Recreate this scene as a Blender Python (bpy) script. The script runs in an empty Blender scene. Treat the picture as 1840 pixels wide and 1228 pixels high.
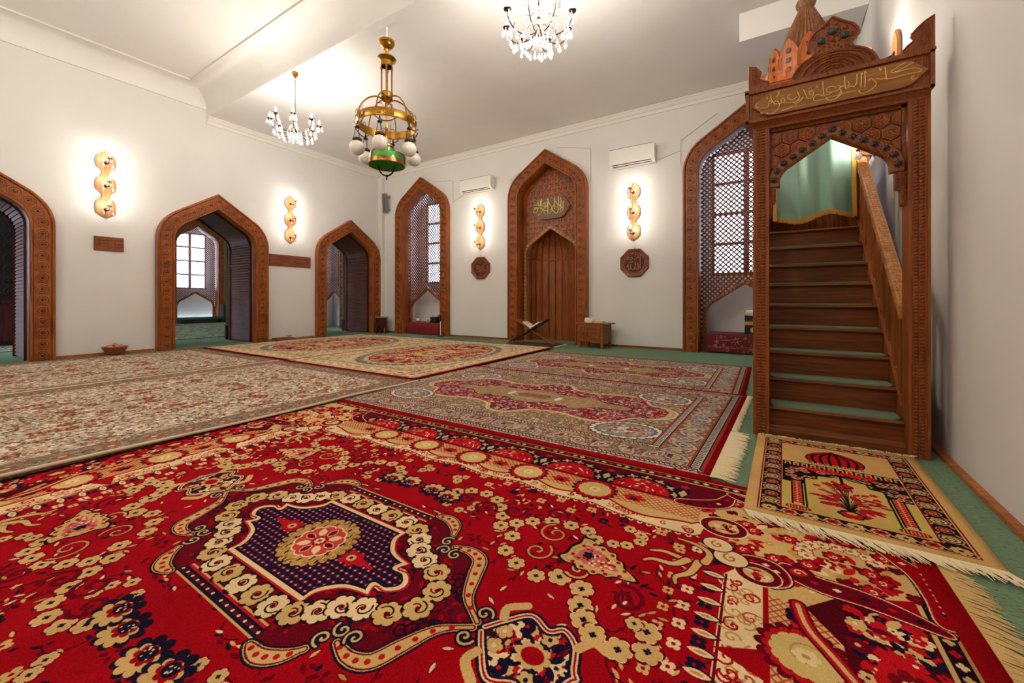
import bpy, math, random
import numpy as np
from mathutils import Vector, Matrix
scene = bpy.context.scene; COL = scene.collection
PI = math.pi

# ------------------------------------------------------------------ materials
def lin(c):
    return tuple((v/255/12.92 if v/255 <= .04045 else ((v/255+.055)/1.055)**2.4) for v in c)
MATS = {}
def base_mat(name):
    m = bpy.data.materials.new(name); m.use_nodes = True; nt = m.node_tree
    b = nt.nodes['Principled BSDF']; MATS[name] = m; return m, nt, b
def plain(name, rgb, rough=.6, metal=0., emit=None, spec=.5, noise=0., nscale=40.):
    m, nt, b = base_mat(name)
    c = lin(rgb)
    b.inputs['Base Color'].default_value = (*c, 1); b.inputs['Roughness'].default_value = rough
    b.inputs['Metallic'].default_value = metal; b.inputs['Specular IOR Level'].default_value = spec
    if emit: b.inputs['Emission Color'].default_value = (*lin(emit[0]), 1); b.inputs['Emission Strength'].default_value = emit[1]
    tc = nt.nodes.new('ShaderNodeTexCoord'); n = nt.nodes.new('ShaderNodeTexNoise'); n.inputs['Scale'].default_value = nscale; n.inputs['Detail'].default_value = 3
    nt.links.new(tc.outputs['Object'], n.inputs['Vector'])
    mx = nt.nodes.new('ShaderNodeMix'); mx.data_type = 'RGBA'; k = noise or .08
    mx.inputs['A'].default_value = (*[v*(1-k) for v in c], 1); mx.inputs['B'].default_value = (*[min(1, v*(1+k)) for v in c], 1)
    nt.links.new(n.outputs['Fac'], mx.inputs['Factor']); nt.links.new(mx.outputs['Result'], b.inputs['Base Color'])
    return m
def wood(name, dark, light, grain='z', rough=.42, scale=1., carve=0.):
    m, nt, b = base_mat(name); N = nt.nodes; L = nt.links
    b.inputs['Specular IOR Level'].default_value = .3
    tc = N.new('ShaderNodeTexCoord'); mp = N.new('ShaderNodeMapping')
    s = {'x': (1.2, 22, 22), 'y': (22, 1.2, 22), 'z': (22, 22, 1.2)}[grain]
    mp.inputs['Scale'].default_value = tuple(v*scale for v in s); L.new(tc.outputs['Object'], mp.inputs['Vector'])
    n1 = N.new('ShaderNodeTexNoise'); n1.inputs['Scale'].default_value = 2.2; n1.inputs['Detail'].default_value = 6; n1.inputs['Distortion'].default_value = .6; L.new(mp.outputs['Vector'], n1.inputs['Vector'])
    n2 = N.new('ShaderNodeTexNoise'); n2.inputs['Scale'].default_value = 2.5; L.new(tc.outputs['Object'], n2.inputs['Vector'])
    r = N.new('ShaderNodeValToRGB'); r.color_ramp.elements[0].color = (*lin(dark), 1); r.color_ramp.elements[1].color = (*lin(light), 1)
    r.color_ramp.elements[0].position = .3; r.color_ramp.elements[1].position = .72
    ad = N.new('ShaderNodeMath'); ad.operation = 'MULTIPLY_ADD'; ad.inputs[1].default_value = .35; L.new(n2.outputs['Fac'], ad.inputs[0])
    sb = N.new('ShaderNodeMath'); sb.operation = 'SUBTRACT'; sb.inputs[1].default_value = .175; L.new(n1.outputs['Fac'], sb.inputs[0]); L.new(sb.outputs[0], ad.inputs[2])
    L.new(ad.outputs[0], r.inputs['Fac']); L.new(r.outputs['Color'], b.inputs['Base Color']); b.inputs['Roughness'].default_value = rough
    bp = N.new('ShaderNodeBump'); bp.inputs['Strength'].default_value = .25; bp.inputs['Distance'].default_value = .004
    if carve:
        v = N.new('ShaderNodeTexVoronoi'); v.inputs['Scale'].default_value = carve; v.feature = 'SMOOTH_F1'; L.new(tc.outputs['Object'], v.inputs['Vector'])
        bp.inputs['Strength'].default_value = .6; bp.inputs['Distance'].default_value = .008; L.new(v.outputs['Distance'], bp.inputs['Height'])
    else: L.new(n1.outputs['Fac'], bp.inputs['Height'])
    L.new(bp.outputs['Normal'], b.inputs['Normal'])
    return m
def glassy(name, rgb, trans=.7, rough=.05):
    """thin glass: clear part lets light straight through, the rest is glossy"""
    m = bpy.data.materials.new(name); m.use_nodes = True; nt = m.node_tree; nt.nodes.clear(); MATS[name] = m
    o = nt.nodes.new('ShaderNodeOutputMaterial'); t = nt.nodes.new('ShaderNodeBsdfTransparent'); g = nt.nodes.new('ShaderNodeBsdfPrincipled'); x = nt.nodes.new('ShaderNodeMixShader')
    t.inputs['Color'].default_value = (*rgb, 1); g.inputs['Base Color'].default_value = (*rgb, 1); g.inputs['Roughness'].default_value = rough
    x.inputs['Fac'].default_value = 1-trans
    nt.links.new(t.outputs[0], x.inputs[1]); nt.links.new(g.outputs[0], x.inputs[2]); nt.links.new(x.outputs[0], o.inputs['Surface']); return m

WOOD = wood('carved_oak', (94, 46, 14), (164, 88, 33))
WOODF = wood('carved_oak_tile', (104, 50, 15), (176, 97, 38), scale=2.)
WOODX = wood('oak_boards', (96, 47, 17), (158, 86, 37), 'x')
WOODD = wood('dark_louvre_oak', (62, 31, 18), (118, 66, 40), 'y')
MIMB = wood('mimbar_oak', (102, 51, 18), (156, 84, 33), scale=1.4)
MIMX = wood('mimbar_oak_boards', (84, 41, 15), (130, 67, 26), 'x', scale=1.5)
MIMC = wood('mimbar_oak_relief', (98, 47, 17), (150, 78, 31), 'z', .45, 2.5, 55.)
KIOS = wood('orange_oak', (124, 60, 18), (188, 102, 40))
CONE = wood('cone_oak', (96, 58, 36), (160, 108, 72))
RAIL = wood('rail_oak', (138, 88, 46), (192, 136, 82), 'y')
PINE = wood('sconce_pine', (132, 80, 40), (186, 132, 80))
PLAQ = wood('plaque_oak', (84, 36, 12), (150, 76, 30), 'x')
FLUT = wood('niche_oak', (92, 44, 15), (154, 82, 33))
BORD = wood('light_border_oak', (142, 92, 54), (190, 134, 86))
BASE = wood('baseboard_pine', (130, 66, 22), (186, 110, 50), 'x')
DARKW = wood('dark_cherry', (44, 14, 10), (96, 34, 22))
BLACKW = wood('black_wood', (24, 14, 10), (52, 30, 20))
GSHADE = wood('groove_shade_oak', (66, 30, 10), (120, 62, 24))  # darker oak: recess shade painted into the rosette grooves
STUD = plain('dark_stud', (40, 26, 24), .3)
BOSS = plain('dark_boss', (52, 24, 14), .4)
TEAL = plain('teal_stone', (22, 46, 48), .15)
GOLD = plain('gilt', (224, 188, 108), .35, .25)
GOLDT = plain('gilt_ground', (92, 70, 38), .5, .0, noise=.4, nscale=60)
BRASS = plain('brass', (172, 122, 50), .3, 1., noise=.2)
COPR = plain('copper_band', (158, 110, 60), .35, .9)
DBRS = plain('dark_bronze', (58, 40, 22), .4, .9)
IRON = plain('black_iron', (26, 20, 16), .4, .6)
OPAL = plain('opal_glass', (232, 224, 214), .12, spec=.6)
GREENG = plain('green_glass', (84, 172, 66), .12, spec=.6)
CRYST = glassy('crystal', (.98, .98, .99), .3, .04)
CANDLE = plain('candle_sleeve', (240, 236, 226), .4)
LATT = wood('lattice_oak', (66, 30, 11), (128, 66, 28), 'z', .5)
BULB = plain('lit_bulb', (255, 244, 228), .5, emit=((255, 247, 235), 1200.))
BULBS = plain('lit_sconce_bulb', (255, 244, 228), .5, emit=((255, 247, 234), 390.))
WHITE = plain('white_plastic', (226, 222, 212), .4)
WHITEP = plain('white_paper', (226, 216, 196), .7)
DSLOT = plain('dark_slot', (40, 38, 36), .6)
GREY = plain('grey_plastic', (120, 116, 118), .5)
BLACK = plain('black_cloth', (16, 16, 20), .8)
YELO = plain('gold_embroidery', (196, 160, 40), .6)
REDC = plain('red_cloth', (112, 14, 18), .8, noise=.2)
GRNC = plain('green_satin', (116, 148, 130), .55, noise=.08)
GRND = plain('dark_green_cloth', (28, 92, 66), .7)
OLIVE = plain('olive_drape', (98, 106, 62), .8)
GFRG = plain('gold_fringe', (196, 146, 58), .7, noise=.3, nscale=200)
FRNG = plain('cream_fringe', (226, 208, 170), .9, noise=.15, nscale=120)
FRNGT = plain('tan_fringe', (206, 170, 110), .9, noise=.15, nscale=120)
CREAM = plain('cream_binding', (222, 206, 176), .9)
BIND = plain('red_binding', (130, 6, 22), .9)
WICK = plain('wicker', (128, 72, 36), .7, noise=.3, nscale=90)
DRYF = plain('dry_seed_pod', (176, 110, 72), .8, noise=.35, nscale=60)
PINKF = plain('pink_petal', (196, 60, 96), .7)
LAVN = plain('lavender_cap', (208, 190, 206), .8)
ORNG = plain('orange_bottle', (206, 132, 40), .3)
MATG = plain('green_felt', (104, 122, 96), .95, noise=.22, nscale=160)
CABLE = plain('grey_cable', (168, 160, 148), .6)
PANE = glassy('window_pane', (.92, .95, 1.), .93, .02)

def plaster(name, rgb):
    m, nt, b = base_mat(name); N = nt.nodes; L = nt.links; c = lin(rgb)
    tc = N.new('ShaderNodeTexCoord'); n = N.new('ShaderNodeTexNoise'); n.inputs['Scale'].default_value = 1.3; n.inputs['Detail'].default_value = 5; L.new(tc.outputs['Object'], n.inputs['Vector'])
    mx = N.new('ShaderNodeMix'); mx.data_type = 'RGBA'; mx.inputs['A'].default_value = (*[v*.93 for v in c], 1); mx.inputs['B'].default_value = (*[min(1, v*1.05) for v in c], 1)
    L.new(n.outputs['Fac'], mx.inputs['Factor']); L.new(mx.outputs['Result'], b.inputs['Base Color']); b.inputs['Roughness'].default_value = .75; b.inputs['Specular IOR Level'].default_value = .25
    n2 = N.new('ShaderNodeTexNoise'); n2.inputs['Scale'].default_value = 6; n2.inputs['Detail'].default_value = 8; L.new(tc.outputs['Object'], n2.inputs['Vector'])
    bp = N.new('ShaderNodeBump'); bp.inputs['Strength'].default_value = .12; bp.inputs['Distance'].default_value = .02; L.new(n2.outputs['Fac'], bp.inputs['Height']); L.new(bp.outputs['Normal'], b.inputs['Normal'])
    return m
PLAS = plaster('white_plaster', (216, 213, 208))
PLASC = plaster('ceiling_plaster', (226, 223, 218))
TRIM = plaster('trim_plaster', (222, 218, 209))
def carpet():
    m, nt, b = base_mat('green_carpet'); N = nt.nodes; L = nt.links
    tc = N.new('ShaderNodeTexCoord'); mp = N.new('ShaderNodeMapping'); mp.inputs['Scale'].default_value = (46, 150, 1); L.new(tc.outputs['Object'], mp.inputs['Vector'])
    n = N.new('ShaderNodeTexNoise'); n.inputs['Scale'].default_value = 1.; n.inputs['Detail'].default_value = 4; L.new(mp.outputs['Vector'], n.inputs['Vector'])
    r = N.new('ShaderNodeValToRGB'); e = r.color_ramp.elements; e[0].position = .3; e[0].color = (*lin((70, 76, 58)), 1); e[1].position = .42; e[1].color = (*lin((102, 126, 100)), 1)
    e = r.color_ramp.elements.new(.75); e.color = (*lin((118, 142, 114)), 1)
    L.new(n.outputs['Fac'], r.inputs['Fac']); L.new(r.outputs['Color'], b.inputs['Base Color']); b.inputs['Roughness'].default_value = 1.; b.inputs['Specular IOR Level'].default_value = .1
    bp = N.new('ShaderNodeBump'); bp.inputs['Strength'].default_value = .3; bp.inputs['Distance'].default_value = .005; L.new(n.outputs['Fac'], bp.inputs['Height']); L.new(bp.outputs['Normal'], b.inputs['Normal'])
    return m
CARP = carpet()
def rug_mat(name, cv):
    """woven pattern drawn above, held as a generated texture"""
    im = bpy.data.images.new(name+'_weave', cv.W, cv.H)
    px = np.ones((cv.H, cv.W, 4), np.float32); px[..., :3] = cv.a/255.
    im.pixels.foreach_set(px.ravel()); im.update()
    m, nt, b = base_mat(name); N = nt.nodes; L = nt.links
    uv = N.new('ShaderNodeUVMap'); t = N.new('ShaderNodeTexImage'); t.image = im; t.extension = 'EXTEND'; L.new(uv.outputs['UV'], t.inputs['Vector'])
    tc = N.new('ShaderNodeTexCoord'); n = N.new('ShaderNodeTexNoise'); n.inputs['Scale'].default_value = 3.; n.inputs['Detail'].default_value = 4; L.new(tc.outputs['Object'], n.inputs['Vector'])
    hs = N.new('ShaderNodeHueSaturation'); mr = N.new('ShaderNodeMapRange'); mr.inputs['To Min'].default_value = .86; mr.inputs['To Max'].default_value = 1.12; mr.inputs['From Min'].default_value = .3; mr.inputs['From Max'].default_value = .7
    L.new(n.outputs['Fac'], mr.inputs['Value']); L.new(mr.outputs['Result'], hs.inputs['Value']); L.new(t.outputs['Color'], hs.inputs['Color']); L.new(hs.outputs['Color'], b.inputs['Base Color'])
    b.inputs['Roughness'].default_value = .95; b.inputs['Specular IOR Level'].default_value = .03
    n2 = N.new('ShaderNodeTexNoise'); n2.inputs['Scale'].default_value = 220.; L.new(tc.outputs['Object'], n2.inputs['Vector'])
    bp = N.new('ShaderNodeBump'); bp.inputs['Strength'].default_value = .5; bp.inputs['Distance'].default_value = .004; L.new(n2.outputs['Fac'], bp.inputs['Height']); L.new(bp.outputs['Normal'], b.inputs['Normal'])
    return m

# ------------------------------------------------------------------ mesh builder
class MB:
    def __init__(s, off=(0, 0, 0)):
        s.v = []; s.f = []; s.mi = []; s.off = Vector(off)
    def add(s, vs, fs, mi=0):
        b = len(s.v); s.v += [tuple(v) for v in vs]; s.f += [tuple(b+i for i in f) for f in fs]; s.mi += [mi]*len(fs)
    def box(s, x0, x1, y0, y1, z0, z1, mi=0, M=None):
        vs = [(x, y, z) for x in (x0, x1) for y in (y0, y1) for z in (z0, z1)]
        if M: vs = [M @ Vector(v) for v in vs]
        s.add(vs, [(0, 1, 3, 2), (4, 6, 7, 5), (0, 4, 5, 1), (2, 3, 7, 6), (0, 2, 6, 4), (1, 5, 7, 3)], mi)
    def bar(s, p, q, w, d, mi=0, up=(0, 0, 1)):
        """square-section bar from p to q"""
        p, q = Vector(p), Vector(q); a = (q-p).normalized(); u = Vector(up)
        if abs(a.dot(u)) > .98: u = Vector((1, 0, 0))
        r = a.cross(u).normalized(); t = r.cross(a)
        vs = []
        for c in (p, q):
            for i, j in ((-1, -1), (1, -1), (1, 1), (-1, 1)): vs.append(c+r*i*w/2+t*j*d/2)
        s.add(vs, [(3, 2, 1, 0), (4, 5, 6, 7), (0, 1, 5, 4), (1, 2, 6, 5), (2, 3, 7, 6), (3, 0, 4, 7)], mi)
    def tube(s, pts, r, n=8, mi=0, closed=False):
        pts = [Vector(p) for p in pts]; N = len(pts); rs = r if isinstance(r, (list, tuple)) else [r]*N
        rings = []; u = None
        for i in range(N):
            a = pts[(i+1) % N] if (closed or i < N-1) else pts[i]; b = pts[i-1] if (closed or i > 0) else pts[i]
            t = a-b; t = t.normalized() if t.length > 1e-9 else Vector((0, 0, 1))
            if u is None: u = t.cross(Vector((0, 0, 1)))
            u = u-t*t.dot(u)
            if u.length < 1e-4: u = t.orthogonal()
            u.normalize(); w = t.cross(u)
            rings.append([pts[i]+(u*math.cos(2*PI*k/n)+w*math.sin(2*PI*k/n))*rs[i] for k in range(n)])
        vs = [v for g in rings for v in g]; fs = []
        for i in range(N if closed else N-1):
            for k in range(n):
                a, b = i*n+k, i*n+(k+1) % n; c, d = ((i+1) % N)*n+(k+1) % n, ((i+1) % N)*n+k
                fs.append((a, b, c, d))
        if not closed: fs += [tuple(range(n-1, -1, -1)), tuple((N-1)*n+k for k in range(n))]
        s.add(vs, fs, mi)
    def lathe(s, prof, n=24, mi=0, c=(0, 0, 0), M=None, arc=None, sx=1., cap=True):
        """profile [(r, z)] turned about z at c"""
        vs = []; A = arc or (0, 2*PI); full = arc is None; m = n if full else n+1
        for r, z in prof:
            for k in range(m):
                a = A[0]+(A[1]-A[0])*k/n; vs.append(Vector((r*math.cos(a)*sx, r*math.sin(a), z)))
        if M: vs = [M @ v for v in vs]
        vs = [v+Vector(c) for v in vs]; fs = []
        for i in range(len(prof)-1):
            for k in range(n):
                k2 = (k+1) % m; fs.append((i*m+k, i*m+k2, (i+1)*m+k2, (i+1)*m+k))
        ring = abs(prof[0][0]-prof[-1][0]) < .03 and abs(prof[0][1]-prof[-1][1]) < .03 and len(prof) > 3
        if full and cap and not ring:
            if prof[0][0] > 1e-6: fs.append(tuple(range(m-1, -1, -1)))
            if prof[-1][0] > 1e-6: fs.append(tuple((len(prof)-1)*m+k for k in range(m)))
        s.add(vs, fs, mi)
    def prism(s, poly, d0, d1, mi=0, ax='y', M=None):
        """polygon in (x,z) swept along y (ax='y'), in (x,y) along z, or in (y,z) along x"""
        f = {'y': lambda p, d: (p[0], d, p[1]), 'z': lambda p, d: (p[0], p[1], d), 'x': lambda p, d: (d, p[0], p[1])}[ax]
        n = len(poly); vs = [Vector(f(p, d0)) for p in poly]+[Vector(f(p, d1)) for p in poly]
        if M: vs = [M @ v for v in vs]
        s.add(vs, [tuple(range(n)), tuple(range(2*n-1, n-1, -1))]+[(i, n+i, n+(i+1) % n, (i+1) % n) for i in range(n)], mi)
    def sphere(s, c, r, n=16, m=10, mi=0, sz=1.):
        s.lathe([(r*math.sin(PI*i/m)+(1e-7 if i in (0, m) else 0), -r*sz*math.cos(PI*i/m)) for i in range(m+1)], n, mi, c)
    def build(s, name, mats, parent=None, smooth=35.):
        me = bpy.data.meshes.new(name)
        me.from_pydata([tuple(Vector(v)-s.off) for v in s.v], [], s.f)
        mats = mats if isinstance(mats, (list, tuple)) else [mats]
        for m in mats: me.materials.append(m)
        me.polygons.foreach_set('material_index', s.mi)
        me.validate()
        import bmesh
        bm = bmesh.new(); bm.from_mesh(me); bmesh.ops.recalc_face_normals(bm, faces=bm.faces); bm.to_mesh(me); bm.free()
        if smooth:
            me.polygons.foreach_set('use_smooth', [True]*len(me.polygons)); me.set_sharp_from_angle(angle=math.radians(smooth))
        o = bpy.data.objects.new(name, me); COL.objects.link(o)
        if parent: o.parent = parent
        return o
def tag(o, label=None, cat=None, group=None, kind=None):
    if label: o['label'] = label
    if cat: o['category'] = cat
    if group: o['group'] = group
    if kind: o['kind'] = kind
    return o
def thing(name, label, cat, loc=(0, 0, 0), rz=0., group=None):
    o = bpy.data.objects.new(name, None); COL.objects.link(o); o.location = loc; o.rotation_euler = (0, 0, rz); o.empty_display_size = .1
    return tag(o, label, cat, group)
def struct(o): o['kind'] = 'structure'; return o
KIDS = {}
def kids(o): return [c for c in scene.objects if c.parent == o]
def dup(root, loc, rz=None, label=None, name=None):
    r = root.copy(); COL.objects.link(r); r.location = loc
    if rz is not None: r.rotation_euler = (0, 0, rz)
    if label: r['label'] = label
    for ch in kids(root):
        c = ch.copy(); COL.objects.link(c); c.parent = r
        for g in kids(ch):
            d = g.copy(); COL.objects.link(d); d.parent = c
    return r

class Cv:
    """small painter: canvas in metres, sRGB colours 0..255"""
    def __init__(s, w, h, ppm, bg):
        s.p = ppm; s.W = int(round(w*ppm)); s.H = int(round(h*ppm)); s.w = w; s.h = h
        s.a = np.empty((s.H, s.W, 3), np.float32); s.a[:] = bg; s.clip = None
    def bb(s, x0, y0, x1, y1):
        i0 = max(0, int(x0*s.p)-1); i1 = min(s.W, int(x1*s.p)+2); j0 = max(0, int(y0*s.p)-1); j1 = min(s.H, int(y1*s.p)+2)
        if i1 <= i0 or j1 <= j0: return None
        X, Y = np.meshgrid((np.arange(i0, i1)+.5)/s.p, (np.arange(j0, j1)+.5)/s.p)
        return slice(j0, j1), slice(i0, i1), X, Y
    def put(s, b, m, c):
        if s.clip is not None: m = m & s.clip[b[0], b[1]]
        s.a[b[0], b[1]][m] = c
    def inside(s, pts, X, Y):
        m = np.zeros(X.shape, bool); n = len(pts)
        for k in range(n):
            x0, y0 = pts[k]; x1, y1 = pts[(k+1) % n]
            if y0 == y1: continue
            t = ((y0 > Y) != (y1 > Y)) & (X < (x1-x0)*(Y-y0)/(y1-y0)+x0)
            m ^= t
        return m
    def poly(s, pts, c):
        xs = [p[0] for p in pts]; ys = [p[1] for p in pts]
        b = s.bb(min(xs), min(ys), max(xs), max(ys))
        if b: s.put(b, s.inside(pts, b[2], b[3]), c)
    def mask(s, pts):
        X, Y = np.meshgrid((np.arange(s.W)+.5)/s.p, (np.arange(s.H)+.5)/s.p)
        return s.inside(pts, X, Y)
    def rect(s, x0, y0, x1, y1, c):
        b = s.bb(x0, y0, x1, y1)
        if b: s.put(b, (b[2] >= x0) & (b[2] < x1) & (b[3] >= y0) & (b[3] < y1), c)
    def ell(s, x, y, rx, ry, c, rot=0., n=0, dep=0., ph=0.):
        R = max(rx, ry)*(1+dep)
        b = s.bb(x-R, y-R, x+R, y+R)
        if not b: return
        dx = b[2]-x; dy = b[3]-y; cr = math.cos(rot); sr = math.sin(rot)
        u = (dx*cr+dy*sr)/rx; v = (-dx*sr+dy*cr)/ry; r = np.hypot(u, v)
        lim = 1. if not n else 1+dep*(2*np.sqrt(np.abs(np.cos(n*np.arctan2(v, u)/2+ph)))-1.2)
        s.put(b, r < lim, c)
    def line(s, pts, w, c, closed=False):
        pts = list(pts)+([pts[0]] if closed else [])
        for (x0, y0), (x1, y1) in zip(pts, pts[1:]):
            b = s.bb(min(x0, x1)-w, min(y0, y1)-w, max(x0, x1)+w, max(y0, y1)+w)
            if not b: continue
            dx, dy = x1-x0, y1-y0; L = dx*dx+dy*dy+1e-12
            t = np.clip(((b[2]-x0)*dx+(b[3]-y0)*dy)/L, 0, 1)
            s.put(b, np.hypot(b[2]-x0-t*dx, b[3]-y0-t*dy) < w/2, c)
    def leaf(s, x, y, l, w, rot, c, oc=None, ow=.006):
        def shp(l, w):
            P = []
            for k in range(9):
                t = k/8; P.append((-l/2+l*t, w/2*math.sin(math.pi*t)**.8))
            P += [(a, -b2) for a, b2 in P[-2:0:-1]]
            cr, sr = math.cos(rot), math.sin(rot)
            return [(x+a*cr-b2*sr, y+a*sr+b2*cr) for a, b2 in P]
        if oc is not None: s.poly(shp(l+2*ow, w+2*ow), oc)
        s.poly(shp(l, w), c)
    def spiral(s, x, y, r, turns, w, c, a0=0., d=1):
        N = int(16*turns)
        s.line([(x+r*(1-k/N*.9)*math.cos(a0+d*2*math.pi*turns*k/N), y+r*(1-k/N*.9)*math.sin(a0+d*2*math.pi*turns*k/N)) for k in range(N+1)], w, c)
def smooth(P, n=6, closed=False):
    """Catmull-Rom through P"""
    P = list(P); N = len(P); out = []
    for i in range(N if closed else N-1):
        g = lambda k: P[k % N] if closed else P[min(max(k, 0), N-1)]
        a, b, c, d = g(i-1), g(i), g(i+1), g(i+2)
        for k in range(n):
            t = k/n
            out.append(tuple(.5*(2*b[j]+(c[j]-a[j])*t+(2*a[j]-5*b[j]+4*c[j]-d[j])*t*t+(3*b[j]-a[j]-3*c[j]+d[j])*t**3) for j in (0, 1)))
    if not closed: out.append(P[-1])
    return out
def weave(cv, amt, seed, cell=1):
    r = np.random.RandomState(seed)
    n = r.normal(0, amt, (cv.H, cv.W, 1)).astype(np.float32)
    cv.a = np.clip(cv.a+n, 0, 255)
def scatter(cv, rnd, n, pal, r0, r1, box, mask=None, leaf=.5, outline=None):
    for _ in range(n):
        x = rnd.uniform(box[0], box[2]); y = rnd.uniform(box[1], box[3])
        if mask is not None:
            j, i = min(cv.H-1, int(y*cv.p)), min(cv.W-1, int(x*cv.p))
            if not mask[j, i]: continue
        c = rnd.choice(pal); r = rnd.uniform(r0, r1)
        if rnd.random() < leaf: cv.leaf(x, y, r*2.6, r*1.1, rnd.uniform(0, 6.3), c, outline, .004)
        else:
            if outline is not None: cv.ell(x, y, r+.004, r+.004, outline, 0, 5, .2)
            cv.ell(x, y, r, r, c, rnd.uniform(0, 6), 5, .22); cv.ell(x, y, r*.3, r*.3, rnd.choice(pal))

RED=(152,5,17); DR=(96,6,22); NAVY=(24,18,38); TAN=(204,166,104); CRM=(228,198,150); BLK=(24,14,18); LT=(178,18,26); OCH=(186,140,78)
def rug_red():
    rnd = random.Random(5); W, H = 2.095, 1.475; cv = Cv(W, H, 520, RED)
    fl = lambda x, y, r: (cv.ell(x, y, r*.98, r*.98, DR, .3, 6, .17), cv.ell(x, y, r*.86, r*.86, CRM, .1, 6, .16), cv.ell(x, y, r*.8, r*.8, TAN, .1, 6, .16), cv.line([(x-r*.35, y), (x+r*.3, y+r*.12)], .004, OCH), cv.ell(x, y, r*.2, r*.2, NAVY, 0, 4, .4))
    def vine(x, y, s, d=1):
        cv.spiral(x, y, .07*s, 1.3, .007, DR, d, 1 if d > 0 else -1)
    # --- field: dark twigs, small leaves, star flowers
    for _ in range(150):
        x, y = rnd.uniform(0, 1.42), rnd.uniform(.3, .95)
        a = rnd.uniform(0, 6.3)
        cv.leaf(x, y, rnd.uniform(.02, .045), .014, a, rnd.choice([DR, DR, NAVY]))
    for _ in range(44):
        x, y = rnd.uniform(.2, 1.4), rnd.uniform(.1, .9); a = rnd.uniform(0, 6.3)
        P = smooth([(x+.05*k*math.cos(a+.5*k), y+.05*k*math.sin(a+.5*k)) for k in range(4)], 4)
        cv.line(P, .0045, (60, 6, 24))
        for k in range(1, len(P), 3): cv.leaf(P[k][0]+.01, P[k][1]+.01, .032, .011, a+k, rnd.choice([TAN, NAVY, DR, CRM]))
    for _ in range(48):
        x, y = rnd.uniform(.3, 1.35), rnd.uniform(.05, .85); cv.leaf(x, y, .036, .011, rnd.uniform(0, 6.3), rnd.choice([TAN, TAN, CRM, OCH]), DR, .003)
    # star rows by the scalloped border
    for i in range(9):
        for j in range(2):
            for (x, y) in ((.06+.16*i+.08*j, .845-.065*j-.05*(i/8)**2), ):
                cv.ell(x, y, .02, .02, NAVY if (i+j) % 3 == 0 else TAN, .78, 4, .35); cv.ell(x, y, .006, .006, RED)
        for k, xx in enumerate((1.385, 1.325, 1.27)):
            y = .04+.085*i+.04*(k % 2)
            if y > .78: continue
            cv.ell(xx, y, .02-.002*k, .02-.002*k, (NAVY, CRM, TAN)[k], .78, 4, .35); cv.ell(xx, y, .006, .006, RED)
    # garlands
    G = [(.683, .353), (.758, .31), (.854, .289), (.925, .322)]
    for p in G[:3]: fl(*p, .035)
    for p in [(.928, .328), (1.018, .314), (1.042, .243), (1.072, .194), (1.117, .155), (1.195, .145), (1.268, .182), (1.25, .25)]: fl(*p, .044)
    for p in [(.654, .448), (.57, .488), (.535, .557), (.483, .615), (.43, .666), (.35, .687), (.266, .67), (.206, .628), (.196, .54)]: fl(*p, .037)
    for p in [(.245, .505), (.33, .492), (.372, .535), (.37, .58)]: fl(*p, .025)
    for p in [(.62, .54), (.673, .59), (.745, .64), (.832, .652), (.91, .652), (.958, .61)]: fl(*p, .036)
    for p in [(1.03, .62), (1.08, .64), (1.12, .69), (1.11, .74), (1.06, .76), (.13, .722), (.1, .755), (1.21, .262)]: fl(*p, .028)
    # scroll tendrils
    for (x, y, r, a, d, c) in [(.8, .56, .07, 2, 1, OCH), (.79, .42, .06, 1, -1, OCH), (.42, .57, .06, 0, 1, DR), (.74, .7, .05, 0, 1, DR), (.97, .4, .05, 4, 1, TAN), (.56, .62, .055, 1, -1, DR), (1.16, .35, .06, 2, -1, DR), (.3, .6, .05, 1, 1, DR)]:
        cv.spiral(x, y, r+.004, 1.35, .017, DR, a, d); cv.spiral(x, y, r, 1.35, .009, c, a, d)
    # palmettes
    def palm(x, y, s, rot):
        cr, sr = math.cos(rot), math.sin(rot); T = lambda P: [(x+s*(a*cr-b*sr), y+s*(a*sr+b*cr)) for a, b in P]
        half = [(-.125, .0), (-.115, .045), (-.125, .08), (-.085, .09), (-.06, .075), (-.035, .09), (-.005, .075), (.02, .082), (.04, .055), (.065, .055), (.085, .03), (.115, .022), (.15, .0)]
        O = half+[(a, -b) for a, b in half[-2:0:-1]]
        for sc, c in ((1.1, BLK), (1.0, TAN), (.9, OCH), (.84, TAN)): cv.poly(T(smooth([(a*sc, b*sc) for a, b in O], 4, True)), c)
        cv.poly(T(smooth([(a*.62-.012, b*.6) for a, b in O], 4, True)), (196, 96, 92))
        for q0 in half[1:-1:2]:
            for sg in (-1, 1): z = T([(q0[0]*.84, sg*q0[1]*.8)])[0]; cv.ell(z[0], z[1], .008, .008, RED)
        for k in range(40):
            a, b = rnd.uniform(-.075, .06), rnd.uniform(-.04, .04); q = T([(a, b)])[0]; cv.ell(q[0], q[1], .006, .006, rnd.choice([RED, CRM]))
        q = T([(-.05, 0)])[0]; cv.ell(q[0], q[1], .018*s, .018*s, NAVY, 0, 5, .3)
    palm(1.02, .485, 1., -.25)
    for (x, y) in ((.085, .575), (.2, .56)):
        cv.ell(x, y, .07, .06, NAVY, 0, 9, .2); cv.ell(x, y+.012, .052, .042, TAN, 0, 8, .22); cv.ell(x, y-.005, .034, .028, RED, 0, 7, .2); cv.ell(x, y-.01, .026, .022, NAVY)
        for k in range(10): cv.ell(x+rnd.uniform(-.02, .02), y-.01+rnd.uniform(-.015, .015), .003, .003, CRM)
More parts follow.
